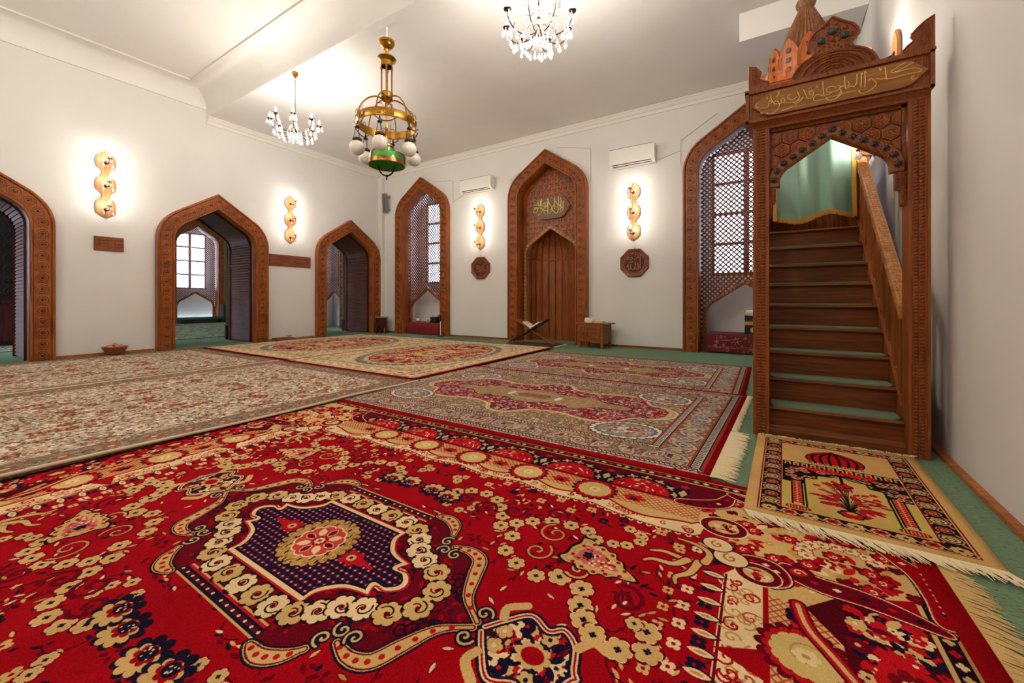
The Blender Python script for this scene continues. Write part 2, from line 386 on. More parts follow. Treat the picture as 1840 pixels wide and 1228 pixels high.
    # tan forked ornament at the field's corner
    for P in ([(1.36, .69), (1.3, .67), (1.22, .68), (1.17, .66)], [(1.3, .67), (1.26, .62), (1.19, .61), (1.16, .585)], [(1.34, .68), (1.32, .6), (1.28, .55), (1.285, .515)], [(1.36, .69), (1.37, .75), (1.33, .79), (1.25, .8)]):
        S = smooth(P, 6); n_ = len(S)
        for dw, c in ((.012, DR), (0, TAN)):
            for i in range(n_-1): cv.line(S[i:i+2], .03*(1-.75*i/n_)+dw, c)
    # --- medallion
    out = smooth([(0, .385), (.29, .385), (.3, .4), (.36, .39), (.42, .35), (.445, .3), (.43, .25), (.465, .22), (.49, .235), (.52, .25), (.58, .262), (.625, .245), (.67, .15), (.725, .055), (.79, .018)], 8)
    cv.poly([(0, 0)]+out+[(.84, 0)], DR)
    for _ in range(340):
        x, y = rnd.uniform(0, .8), rnd.uniform(0, .34)
        if x/.75+y/.5 < 1.1: cv.leaf(x, y, rnd.uniform(.02, .04), .015, rnd.uniform(0, 6), rnd.choice([NAVY, RED, (70, 8, 30), RED]))
    for k in range(4): cv.spiral(.62+.03*k, .13-.02*k, .03, 1.2, .008, (40, 8, 24), k)
    cv.rect(0, .332, .27, .34, TAN); cv.rect(0, .34, .27, .35, LT); cv.rect(0, .35, .28, .382, NAVY)
    for k in range(7): cv.ell(.03+.04*k, .366, .006, .006, CRM); cv.ell(.05+.04*k, .366, .012, .008, DR)
    cv.rect(0, .382, .29, .39, TAN)
    def ribbon(P, w0, w1):
        S = smooth(P, 8); N = len(S)
        for ww, cc in ((.03, NAVY), (.016, TAN), (.009, DR), (0, TAN)):
            for i in range(N-1):
                t = i/(N-1); w = w0+(w1-w0)*math.sin(math.pi*min(1, t*1.15))
                cv.line(S[i:i+2], w+ww, cc)
        for i in range(3, N-3, 4): cv.ell(S[i][0], S[i][1], .009, .009, LT)
    ribbon([(.29, .4), (.35, .405), (.405, .375), (.44, .325)], .012, .042)
    ribbon([(.5, .262), (.57, .275), (.632, .25), (.668, .17), (.715, .075), (.8, .012)], .01, .042)
    for (x, y, a, d) in ((.45, .275, 1.2, 1), (.475, .225, 3.5, -1), (.8, .05, 0, 1), (.53, .225, 2, 1)):
        cv.spiral(x, y, .03, 1.2, .022, NAVY, a, d); cv.spiral(x, y, .03, 1.2, .008, TAN, a, d)
    nav = [(0, .222), (.255, .222)]+smooth([(.255, .22), (.254, .172), (.3, .12), (.347, .1), (.41, .09)], 6)+smooth([(.41, .09), (.392, .05), (.44, .05), (.475, .024), (.487, 0)], 6)
    cv.poly([(0, 0)]+nav, NAVY)
    msk = cv.mask([(0, 0)]+nav)
    cv.clip = msk
    for i in range(19):
        for j in range(9):
            x, y = .014+.028*i+(.014 if j % 2 else 0), .013+.026*j
            cv.ell(x, y, .0085, .007, (120, 20, 50), 0, 4, .3); cv.ell(x, y, .0045, .004, (214, 150, 150))
    cv.clip = None
    cv.line(nav, .034, BLK); cv.line(nav, .02, CRM); cv.line([(x*1.035, y*1.05) for x, y in nav], .008, LT)
    cv.ell(.205, 0, .05, .035, LT, 0, 6, .25); cv.ell(.25, 0, .06, .014, LT, 0, 4, .4); cv.ell(.205, 0, .02, .018, TAN); cv.ell(.205, 0, .007, .007, BLK)
    cv.ell(0, 0, .158, .158, BLK, 0, 26, .06); cv.ell(0, 0, .15, .15, OCH, 0, 26, .08)
    for k in range(60):
        a = rnd.uniform(0, 1.57); r = rnd.uniform(.1, .15); cv.leaf(r*math.cos(a), r*math.sin(a), .02, .007, a+1, rnd.choice([BLK, (150, 105, 50), TAN]))
    cv.ell(0, 0, .102, .102, CRM, 0, 12, .06); cv.ell(0, 0, .094, .094, (196, 60, 60), 0, 12, .07)
    for k in range(9):
        a = k*math.pi/4; cv.leaf(.06*math.cos(a), .06*math.sin(a), .05, .026, a, CRM if k % 2 else DR, CRM, .004)
    cv.ell(0, 0, .03, .03, RED, 0, 8, .2); cv.ell(0, 0, .018, .018, CRM, 0, 8, .3); cv.ell(0, 0, .008, .008, RED)
    def rose(x, y, r):
        cv.ell(x, y, r*1.12, r*1.12, BLK, rnd.uniform(0, 6), 7, .13); cv.ell(x, y, r, r, CRM if rnd.random() < .35 else TAN, rnd.uniform(0, 6), 7, .13)
        for rr in (.72, .42, .2): cv.spiral(x+rnd.uniform(-.1, .1)*r, y, r*rr, .8, .0055, DR if rr < .7 else BLK, rnd.uniform(0, 6))
        cv.ell(x, y, r*.16, r*.16, DR, 0, 5, .3)
    for p in [(0, .292), (.1, .29), (.198, .288), (.285, .268), (.345, .222), (.39, .172), (.455, .14), (.54, .112), (.604, .045)]: rose(p[0], p[1], .045)
    # pendant at the medallion's end
    pen = smooth([(.83, .01), (.868, .06), (.93, .122), (1., .098), (1.04, .125), (1.09, .09), (1.115, .02), (1.13, 0)], 6)
    cv.poly([(.83, 0)]+pen, DR)
    cv.clip = cv.mask([(.83, 0)]+pen)
    scatter(cv, rnd, 80, [NAVY, LT, NAVY, TAN, CRM], .01, .024, (.85, 0, 1.12, .12)); cv.ell(1.0, 0, .05, .04, TAN, 0, 8, .15); cv.ell(1., 0, .034, .028, RED)
    cv.clip = None
    cv.line(pen, .034, NAVY); cv.line(pen, .018, CRM); cv.line(pen, .006, RED)
    for P in ([(.86, .07), (.85, .11), (.9, .15)], [(1.1, .09), (1.13, .13), (1.17, .12)]): cv.line(smooth(P, 5), .03, TAN)
    # --- long-side border (along u)
    B = lambda x: .86-.075*max(0, (x-.55)/.75)**2
    def scal(x):
        cu = [0, .42, .84, 1.3]
        for a, b in zip(cu, cu[1:]):
            if a <= x <= b: t = (x-a)/(b-a); return .895-.03*math.sin(math.pi*t)-(B(0)-B(x))*.6+.0*t
        return .87
    xs = [i*.02 for i in range(67)]
    cv.poly([(0, 1.475)]+[(x, scal(x)) for x in xs]+[(1.33, .95), (1.43, 1.02), (2.1, 1.02), (2.1, 1.475)], CRM)
    for i in range(1, 33):
        x = i*.04; cv.ell(x, scal(x)-.004, .012, .012, CRM); cv.ell(x, scal(x)-.003, .005, .005, DR)
    cv.line([(x, scal(x)+.004) for x in xs], .006, DR)
    for _ in range(46):
        x = rnd.uniform(.03, 1.28); y = scal(x)+.045; cv.spiral(x, y+rnd.uniform(-.015, .012), rnd.uniform(.014, .026), 1.1, .006, rnd.choice([(176, 70, 50), OCH, RED]), rnd.uniform(0, 6))
    top = lambda x: scal(x)+.075 if x < 1.3 else .95
    cv.poly([(0, 1.475)]+[(x, top(x)+.02*math.cos(2*math.pi*x/.42)) for x in xs]+[(1.4, 1.), (2.1, 1.), (2.1, 1.475)], RED)
    cv.poly([(0, 1.475)]+[(x, top(x)+.014+.02*math.cos(2*math.pi*x/.42)) for x in xs]+[(1.4, 1.02), (2.1, 1.02), (2.1, 1.475)], TAN)
    # --- end border (along v): serrated leaves, cream panel, lattice
    cv.poly([(1.425, 0), (1.425, .66), (1.47, .73), (1.6, .73), (2.1, .73), (2.1, 0)], CRM)
    for i in range(10):
        y = .035+.075*i
        if y > .66: break
        cv.leaf(1.405, y, .075, .03, 0, NAVY); cv.leaf(1.395, y, .075, .026, 0, CRM); cv.leaf(1.395, y, .04, .01, 0, OCH)
    cv.line([(1.432, 0), (1.432, .66)], .008, DR)
    for _ in range(46): cv.spiral(rnd.uniform(1.45, 1.535), rnd.uniform(.02, .64), rnd.uniform(.015, .032), 1.1, .006, rnd.choice([(176, 70, 50), OCH, RED]), rnd.uniform(0, 6))
    for y in (.31, ): cv.poly([(1.42, y-.01), (1.56, y-.06), (1.56, y+.06)], RED)
    cv.poly([(1.545, 0), (1.545, .7), (2.1, .7), (2.1, 0)], RED); cv.poly([(1.56, 0), (1.56, .72), (2.1, .72), (2.1, 0)], TAN)
    def lattice(x0, y0, x1, y1):
        cv.clip = cv.mask([(x0, y0), (x1, y0), (x1, y1), (x0, y1)]); N = int((x1-x0+y1-y0)/.028)
        for k in range(-N, N):
            cv.line([(x0+k*.028, y0), (x0+k*.028+(y1-y0), y1)], .005, (168, 70, 44)); cv.line([(x0+k*.028, y0), (x0+k*.028-(y1-y0), y1)], .005, (168, 70, 44))
        cv.clip = None
    lattice(0, .985, 1.3, 1.115); lattice(1.56, 0, 1.73, .62)
    def sun(x, y, r):
        cv.ell(x, y, r*1.36, r*1.3, DR, 0, 18, .1); cv.ell(x, y, r*1.16, r*1.1, LT, 0, 18, .08); cv.ell(x, y, r, r*.92, (206, 176, 110), 0, 14, .05)
        cv.spiral(x, y, r*.6, 1.0, .006, OCH, 1); cv.ell(x, y, r*.35, r*.3, (226, 200, 150), 0, 6, .2); cv.ell(x, y, r*.12, r*.1, OCH)
    for x in (0, .4, .8): sun(x, 1.03, .082)
    for x in (.2, .6, 1.): cv.ell(x, 1.045, .045, .03, LT, 0, 6, .3); cv.ell(x, 1.035, .016, .014, NAVY, 0, 5, .3)
    for y in (0, .4): sun(1.645, y, .085)
    for y in (.2, .56): cv.ell(1.64, y, .03, .05, LT, 0, 6, .3); cv.ell(1.625, y, .018, .03, NAVY, 0, 5, .3)
    # dark outer band with fans
    cv.poly([(0, 1.125), (1.18, 1.125), (1.42, 1.2), (1.42, 1.475), (0, 1.475)], DR)
    cv.rect(0, 1.118, 1.2, 1.13, LT)
    for x in [i*.025 for i in range(60)]: cv.ell(x, 1.14, .009, .008, NAVY)
    def fan(x, y, r, rot=0, ax=1.):
        for rr, c in ((1.25, NAVY), (1.1, OCH), (1.02, NAVY), (.9, LT)):
            P = [(r*rr*ax*math.cos(t*math.pi/14)*1.05, r*rr*math.sin(t*math.pi/14)) for t in range(15)]
            cr, sr = math.cos(rot), math.sin(rot); cv.poly([(x+a*cr-b*sr, y+a*sr+b*cr) for a, b in P], c)
        for k in range(15):
            a = k/14*math.pi; cv.leaf(x+r*1.12*ax*math.cos(a+rot), y+r*1.08*math.sin(a+rot), .05, .018, a+rot, TAN if k % 2 else NAVY)
        for k in range(34):
            a = rnd.uniform(.15, 3.); q = rnd.uniform(.2, .85)*r; cv.leaf(x+q*math.cos(a+rot), y+q*math.sin(a+rot), .03, .01, a+rot+1.5, rnd.choice([CRM, (210, 90, 60), DR]))
    for x in (.2, .6, 1.): fan(x, 1.145, .155)
    for x in (0, .4, .8, 1.2): cv.ell(x, 1.25, .028, .08, NAVY, 0, 6, .25); cv.ell(x, 1.22, .016, .03, TAN, 0, 4, .3); cv.ell(x, 1.3, .02, .02, LT, 0, 5, .3)
    cv.rect(0, 1.362, 2.1, 1.372, TAN); cv.rect(0, 1.372, 2.1, 1.425, (60, 8, 20)); cv.rect(0, 1.418, 2.1, 1.426, OCH)
    for i in range(45): cv.ell(.02+.047*i, 1.395, .013, .011, (CRM, LT, TAN)[i % 3], 0, 4, .3)
    # end border dark area
    cv.poly([(1.74, 0), (1.74, .5), (1.66, .62), (1.75, .72), (2.1, .72), (2.1, 0)], (74, 5, 18))
    P = smooth([(1.64, .62), (1.66, .52), (1.72, .42), (1.76, .33), (1.735, .2), (1.76, .12), (1.735, 0)], 6); cv.line(P, .05, DR); cv.line(P, .034, LT); cv.line(P, .014, TAN)
    scatter(cv, rnd, 330, [NAVY, LT, LT, NAVY, TAN, DR, CRM], .01, .026, (1.77, 0, 1.95, .7))
    for y in (.12, .42): cv.ell(1.87, y, .07, .09, LT, 0, 8, .16); cv.ell(1.87, y, .045, .06, (110, 10, 20), 0, 7, .2); cv.ell(1.87, y, .02, .03, TAN, 0, 5, .3)
    cv.rect(1.965, 0, 1.978, 1.1, TAN); cv.rect(1.978, 0, 2.03, 1.3, (34, 10, 24)); cv.rect(2.022, 0, 2.03, 1.3, OCH)
    for i in range(30): cv.ell(2.0, .02+.047*i, .011, .013, (CRM, LT, TAN)[i % 3], 0, 4, .3)
    # --- corner: tan ground, scrolled leaves
    cor = smooth([(1.3, 1.02), (1.38, .94), (1.44, .86), (1.52, .76), (1.62, .7), (1.7, .71), (1.85, .78), (1.99, .85)], 6)+smooth([(2.01, 1.0), (1.98, 1.14), (1.86, 1.27), (1.7, 1.31), (1.52, 1.3), (1.38, 1.22), (1.3, 1.12)], 6)
    cv.poly(cor, TAN)
    scatter(cv, rnd, 170, [LT, DR, LT, RED, DR, CRM, OCH], .012, .032, (1.32, .72, 2., 1.3), cv.mask(cor))
    for _ in range(26):
        x, y = rnd.uniform(1.42, 1.95), rnd.uniform(.78, 1.26); cv.ell(x, y, .034, .03, DR, 0, 7, .2); cv.ell(x, y, .026, .022, LT, 1, 6, .25); cv.spiral(x, y, .015, 1, .005, CRM, x*9)
    for k in range(9):
        a = .5+k*.38; x, y = 1.8+.12*math.cos(a), .98+.09*math.sin(a); cv.ell(x, y, .03, .026, RED, 0, 7, .2); cv.ell(x, y, .026, .022, CRM, 0, 7, .24); cv.ell(x, y, .008, .008, (110, 110, 70))
    def sleaf(P, w, c0=DR):
        S = smooth(P, 8); N = len(S)
        for dw, c in ((.03, BLK), (.02, CRM), (.01, LT), (0, c0)):
            for i in range(N-1):
                t = i/(N-1); cv.line(S[i:i+2], max(.012, w*math.sin(math.pi*(.12+.88*t))**.7)+dw, c)
        for i in range(4, N-4, 5): cv.ell(S[i][0], S[i][1], .01, .008, rnd.choice([LT, CRM, NAVY]), 0, 4, .3)
    sleaf([(1.62, .82), (1.65, .79), (1.72, .77), (1.83, .765), (1.93, .74), (2.01, .71)], .075)
    cv.ell(1.655, .81, .05, .038, DR, .4); cv.ell(1.655, .81, .03, .022, LT, .4); cv.spiral(1.655, .81, .02, 1, .006, CRM)
    sleaf([(2.02, .76), (2.04, .88), (2.02, 1.02), (1.93, 1.15)], .07, RED); 
    for k in range(8): cv.line([(2.03, .82+.03*k), (2.045, .83+.03*k)], .01, CRM)
    sleaf([(1.47, .735), (1.5, .79), (1.57, .79), (1.6, .73), (1.57, .68)], .06)
    for (x, y, r) in ((1.4, .99, .075), (1.49, .86, .0), (1.53, .72, .06)):
        if r: cv.ell(x, y, r*1.25, r*1.1, CRM); cv.ell(x, y, r*1.18, r, DR); cv.ell(x, y, r*.8, r*.66, TAN); scatter(cv, rnd, 12, [LT, DR, CRM], .008, .016, (x-r*.6, y-r*.5, x+r*.6, y+r*.5))
    for (x, y, r) in ((1.44, .77, .055), (1.39, .84, .05)): cv.ell(x, y, r*1.15, r, BLK); cv.ell(x, y, r*1.05, r*.9, CRM); cv.spiral(x, y, r*.5, 1.1, .007, (176, 90, 50), 2)
    sleaf([(1.2, 1.13), (1.3, 1.16), (1.38, 1.22), (1.41, 1.32)], .07); sleaf([(1.41, 1.34), (1.52, 1.3), (1.56, 1.36)], .05)
    # outer red edge
    cv.rect(2.03, 0, 2.1, 1.475, (150, 5, 16)); cv.rect(0, 1.426, 2.1, 1.475, (150, 5, 16))
    weave(cv, 7, 1); return cv

def rug_floral():
    rnd = random.Random(8); W, H = 1.79, 1.19; cv = Cv(W, H, 420, (154, 134, 112))
    GR = [(176, 154, 118), (116, 94, 70), (96, 108, 118), (212, 196, 168), (158, 66, 46), (156, 122, 60), (80, 78, 76)]
    scatter(cv, rnd, 6500, GR, .004, .011, (0, 0, W, H), None, .6)
    # main border paisleys
    BP = [(176, 162, 140), (200, 190, 174), (124, 106, 86), (150, 62, 44), (92, 100, 104), (160, 126, 98), (112, 64, 42), (150, 134, 112)]
    cv.rect(1.4, 0, W, H, (140, 120, 98)); cv.rect(0, .83, W, H, (140, 120, 98))
    def pais(x, y, r, rot):
        cv.leaf(x, y, r*2.3, r*1.3, rot, (146, 62, 40)); cv.leaf(x, y, r*2.1, r*1.12, rot, (184, 172, 152)); cv.leaf(x, y, r*1.5, r*.8, rot, (126, 118, 106)); scatter(cv, rnd, 12, BP, .006, .014, (x-r*.6, y-r*.4, x+r*.6, y+r*.4)); cv.leaf(x, y, r*.6, r*.35, rot, rnd.choice([(160, 60, 40), (96, 110, 130), (180, 150, 80)]), (210, 200, 190), .008)
    scatter(cv, rnd, 1500, BP, .006, .014, (1.42, 0, 1.66, H)); scatter(cv, rnd, 1800, BP, .006, .014, (0, .85, W, 1.06))
    for i in range(9):
        pais(1.545+.02*(i % 2), .06+.125*i, .1, .5 if i % 2 else 2.6)
    for i in range(9): pais(.08+.17*i, .955+.015*(i % 2), .09, .9 if i % 2 else 2.2)
    for i in range(7): cv.rect(.02+.25*i, .9, .05+.25*i, .96, (116, 50, 40))
    def guard(horizontal, p, w, L):
        c = [(150, 62, 34), (30, 28, 30), (206, 198, 184), (30, 28, 30), (160, 66, 40)]; f = [0, .16, .24, .78, .86, 1.]
        for k in range(5):
            if horizontal: cv.rect(0, p+w*f[k], L, p+w*f[k+1], c[k])
            else: cv.rect(p+w*f[k], 0, p+w*f[k+1], L, c[k])
        n = int(L/.03)
        for k in range(n):
            q = .015+.03*k
            P = [(q-.012, p+w*.3), (q, p+w*.72), (q+.012, p+w*.3)]
            P = P if horizontal else [(b, a) for a, b in P]
            cv.line(P, .007, (36, 34, 40)); 
    guard(False, 1.375, .075, .82); guard(True, .79, .05, 1.4)
    guard(False, 1.655, .085, H); guard(True, 1.055, .05, W)
    cv.rect(1.74, 0, 1.752, H, (164, 74, 44)); cv.rect(1.75, 0, W, H, (146, 6, 22)); cv.rect(0, 1.115, W, H, (150, 134, 116))
    scatter(cv, rnd, 260, [(220, 214, 208), (40, 36, 40), (200, 190, 180)], .005, .01, (0, 1.11, 1.74, 1.15)); cv.rect(0, 1.128, W, H, (146, 6, 18))
    # field: greenish sand, medallion
    F = [(0, 0), (1.375, 0), (1.375, .79), (0, .79)]
    out = smooth([(0, .68), (.12, .63), (.25, .47), (.5, .42), (.75, .5), (.95, .46), (1.1, .24), (1.24, .2), (1.345, .1), (1.36, 0)], 6)
    fm = cv.mask(F); cv.clip = fm; cv.rect(0, 0, 1.4, .8, (156, 134, 106)); scatter(cv, rnd, 6500, [(112, 98, 76), (184, 162, 128), (98, 108, 104), (160, 80, 52), (212, 196, 166), (96, 78, 62), (150, 116, 60)], .006, .013, (0, 0, 1.4, .8), None, .5); 
    cv.poly([(0, 0)]+out, (176, 156, 120)); cv.line(out, .02, (206, 190, 150)); cv.line([(x*.965, y*.95) for x, y in out], .014, (200, 180, 140)); cv.line([(x*.945, y*.915) for x, y in out], .008, (140, 110, 80))
    red = smooth([(0, .64), (.1, .6), (.2, .46), (.46, .39), (.8, .46), (.95, .42), (1.07, .23), (1.2, .18), (1.27, .08), (1.28, 0)], 6)
    cv.poly([(0, 0)]+red, (124, 22, 36)); rm = cv.mask([(0, 0)]+red)
    scatter(cv, rnd, 3600, [(146, 18, 36), (80, 50, 90), (196, 116, 84), (214, 192, 166), (52, 42, 76), (176, 52, 48), (204, 164, 126), (104, 18, 42), (150, 24, 36), (110, 110, 130)], .008, .019, (0, 0, 1.3, .65), rm, .5)
    cv.line(red, .012, (160, 30, 30))
    inn = smooth([(0, .26), (.12, .25), (.2, .19), (.36, .2), (.44, .2), (.5, .26), (.6, .2), (.72, .1), (.92, .08), (.98, .03), (1.0, 0)], 6)
    cv.poly([(0, 0)]+inn, (158, 130, 94)); im = cv.mask([(0, 0)]+inn)
    scatter(cv, rnd, 1500, [(128, 108, 76), (176, 150, 110), (112, 110, 84), (160, 96, 60), (190, 168, 130)], .003, .008, (0, 0, 1., .27), im)
    cv.line(inn, .014, (90, 34, 30)); cv.ell(0, 0, .3, .14, (196, 176, 130)); cv.ell(0, 0, .28, .125, (120, 120, 110)); cv.ell(0, 0, .24, .1, (170, 140, 100)); cv.ell(.08, 0, .1, .07, (150, 90, 60), 0, 6, .2); cv.ell(.27, 0, .03, .07, (220, 210, 190))
    # spandrel ovals at the corners
    cv.ell(1.13, .575, .27, .205, (120, 26, 24), -.25, 24, .05); cv.ell(1.13, .575, .255, .19, (214, 212, 206), -.25, 24, .06); cv.ell(1.13, .575, .225, .165, (84, 104, 116), -.25, 22, .05); cv.ell(1.13, .575, .205, .15, (150, 134, 114), -.25); scatter(cv, rnd, 120, [(214, 210, 200), (84, 104, 116), (150, 50, 44), (180, 156, 118)], .008, .016, (.98, .47, 1.28, .68)); cv.ell(1.13, .575, .07, .05, (210, 204, 190), 0, 8, .2)
    scatter(cv, rnd, 130, [(210, 204, 190), (90, 108, 116), (160, 60, 50), (176, 150, 110)], .006, .014, (1.02, .46, 1.3, .66)); cv.ell(1.16, .56, .03, .025, (150, 40, 36)); cv.line(smooth([(.72, .74), (.85, .7), (.95, .62)], 5), .014, (176, 84, 30))
    cv.clip = None
    weave(cv, 10, 2); return cv

def rug_medallion():
    rnd = random.Random(3); W, H = 1.455, 1.945; cv = Cv(W, H, 330, (206, 184, 144))
    scatter(cv, rnd, 3400, [(222, 204, 168), (184, 158, 116), (230, 214, 182), (146, 120, 88), (176, 110, 84)], .006, .016, (0, 0, W, H), None, .7)
    for k in range(9): cv.ell(1.25, .12+.22*k, .07, .08, (218, 198, 158), 0, 8, .15); cv.ell(1.25, .12+.22*k, .04, .045, (176, 110, 80), 0, 6, .2)
    for k in range(7): cv.ell(.1+.22*k, 1.72, .08, .07, (218, 198, 158), 0, 8, .15); cv.ell(.1+.22*k, 1.72, .045, .04, (176, 110, 80), 0, 6, .2)
    for (p, w, c) in ((1.08, .02, (160, 120, 80)), (1.11, .008, (120, 60, 50)), (1.38, .012, (150, 110, 80))): cv.rect(p, 0, p+w, 1.945, c); cv.rect(0, p+.46, W, p+.46+w, c)
    # corner spandrels
    cv.clip = cv.mask([(.45, 1.53), (1.08, 1.53), (1.08, .75), (.98, .95), (.8, 1.2), (.6, 1.4)])
    scatter(cv, rnd, 260, [(120, 124, 100), (180, 150, 100), (150, 70, 60), (210, 190, 150), (96, 96, 90)], .01, .022, (.45, .7, 1.1, 1.55)); cv.clip = None
    cv.ell(0, 0, 1.03, 1.44, (186, 162, 124), 0, 24, .02); cv.ell(0, 0, .99, 1.40, (120, 122, 110), 0, 40, .02); cv.ell(0, 0, .95, 1.35, (198, 176, 136), 0, 40, .02)
    scatter(cv, rnd, 500, [(110, 112, 96), (196, 170, 126), (140, 60, 60), (150, 126, 90)], .008, .015, (0, 0, 1., 1.4), cv.mask([(1.*math.cos(t*.1), 1.42*math.sin(t*.1)) for t in range(16)]+[(.0, 1.25)]+[(.82*math.cos(t*.1), 1.25*math.sin(t*.1)) for t in range(15, -1, -1)]))
    cv.ell(0, 0, .91, 1.30, (196, 160, 120)); cv.ell(0, 0, .885, 1.275, (132, 8, 26), 0, 36, .012)
    ov = cv.mask([(0, 0)]+[(.87*math.cos(t*.1), 1.26*math.sin(t*.1)) for t in range(16)]+[(0, 1.26)])
    cv.clip = ov
    for _ in range(330):
        x, y = rnd.uniform(0, .87), rnd.uniform(0, 1.27); c = rnd.choice([(216, 190, 146), (196, 160, 116), (150, 20, 34), (196, 160, 120)])
        cv.spiral(x, y, rnd.uniform(.03, .06), .9, .014, c, rnd.uniform(0, 6)); cv.ell(x+.03, y+.03, .02, .02, c, 0, 5, .3)
    cv.clip = None
    cv.ell(0, 0, .3, .42, (206, 172, 116), 0, 16, .1); cv.ell(0, 0, .2, .28, (150, 110, 80), 0, 12, .1); cv.ell(0, 0, .12, .17, (200, 170, 120), 0, 8, .15); cv.ell(0, 0, .05, .07, (150, 30, 40), 0, 6, .2)
    for t in range(16): 
        a = t/15*1.57; cv.ell(1.03*math.cos(a), 1.45*math.sin(a), .05, .05, (108, 112, 100), 0, 6, .25); cv.ell(1.03*math.cos(a), 1.45*math.sin(a), .02, .02, (150, 40, 44))
    cv.rect(1.405, 0, W, H, (136, 6, 22)); cv.rect(0, 1.895, W, H, (136, 6, 22))
    weave(cv, 8, 4); return cv

def rug_beige():
    rnd = random.Random(11); W, H = 1.56, 2.35; cv = Cv(W, H, 330, (182, 164, 140))
    P = [(232, 216, 190), (238, 226, 206), (150, 48, 38), (104, 78, 58), (90, 90, 78), (196, 152, 126), (160, 60, 48), (228, 212, 190), (72, 54, 46), (136, 118, 102), (206, 190, 164), (120, 104, 86), (172, 156, 132), (214, 200, 176)]
    scatter(cv, rnd, 7600, P, .008, .018, (0, 0, W, H), None, .6)
    for _ in range(46):
        x, y = rnd.uniform(0, 1.2), rnd.uniform(0, 2.); cv.ell(x, y, rnd.uniform(.03, .055), .035, (128, 62, 44), rnd.uniform(0, 3), 6, .25); cv.ell(x, y, .018, .014, (180, 130, 96), 0, 5, .3)
    for _ in range(60):
        x, y = rnd.uniform(0, 1.25), rnd.uniform(0, 2.05); cv.line([(x, y), (x+rnd.uniform(-.1, .1), y+rnd.uniform(-.1, .1))], .014, (112, 96, 70))
    # border
    cv.rect(1.27, 0, W, H, (138, 120, 104)); cv.rect(0, 2.06, W, H, (138, 120, 104))
    B = [(160, 136, 108), (110, 92, 74), (96, 98, 88), (150, 80, 60), (176, 152, 122), (120, 100, 84)]
    scatter(cv, rnd, 2600, B, .006, .013, (1.28, 0, W, H)); scatter(cv, rnd, 2200, B, .006, .013, (0, 2.07, W, H))
    for k in range(11):
        for x, y in ((1.41, .1+.22*k), (.1+.22*k, 2.2)): cv.ell(x, y, .045, .045, (150, 84, 62), 0, 6, .2); cv.ell(x, y, .02, .02, (196, 170, 130)); cv.spiral(x, y+.1, .04, 1, .01, (70, 74, 70), k)
    for p in (1.27, 1.32, 1.5): cv.rect(p, 0, p+.01, H-(1.56-p), (100, 78, 62)); cv.rect(0, p+.79, p, p+.80, (100, 78, 62))
    cv.rect(1.53, 0, W, H, (118, 100, 84)); cv.rect(0, 2.32, W, H, (118, 100, 84))
    weave(cv, 13, 6); return cv

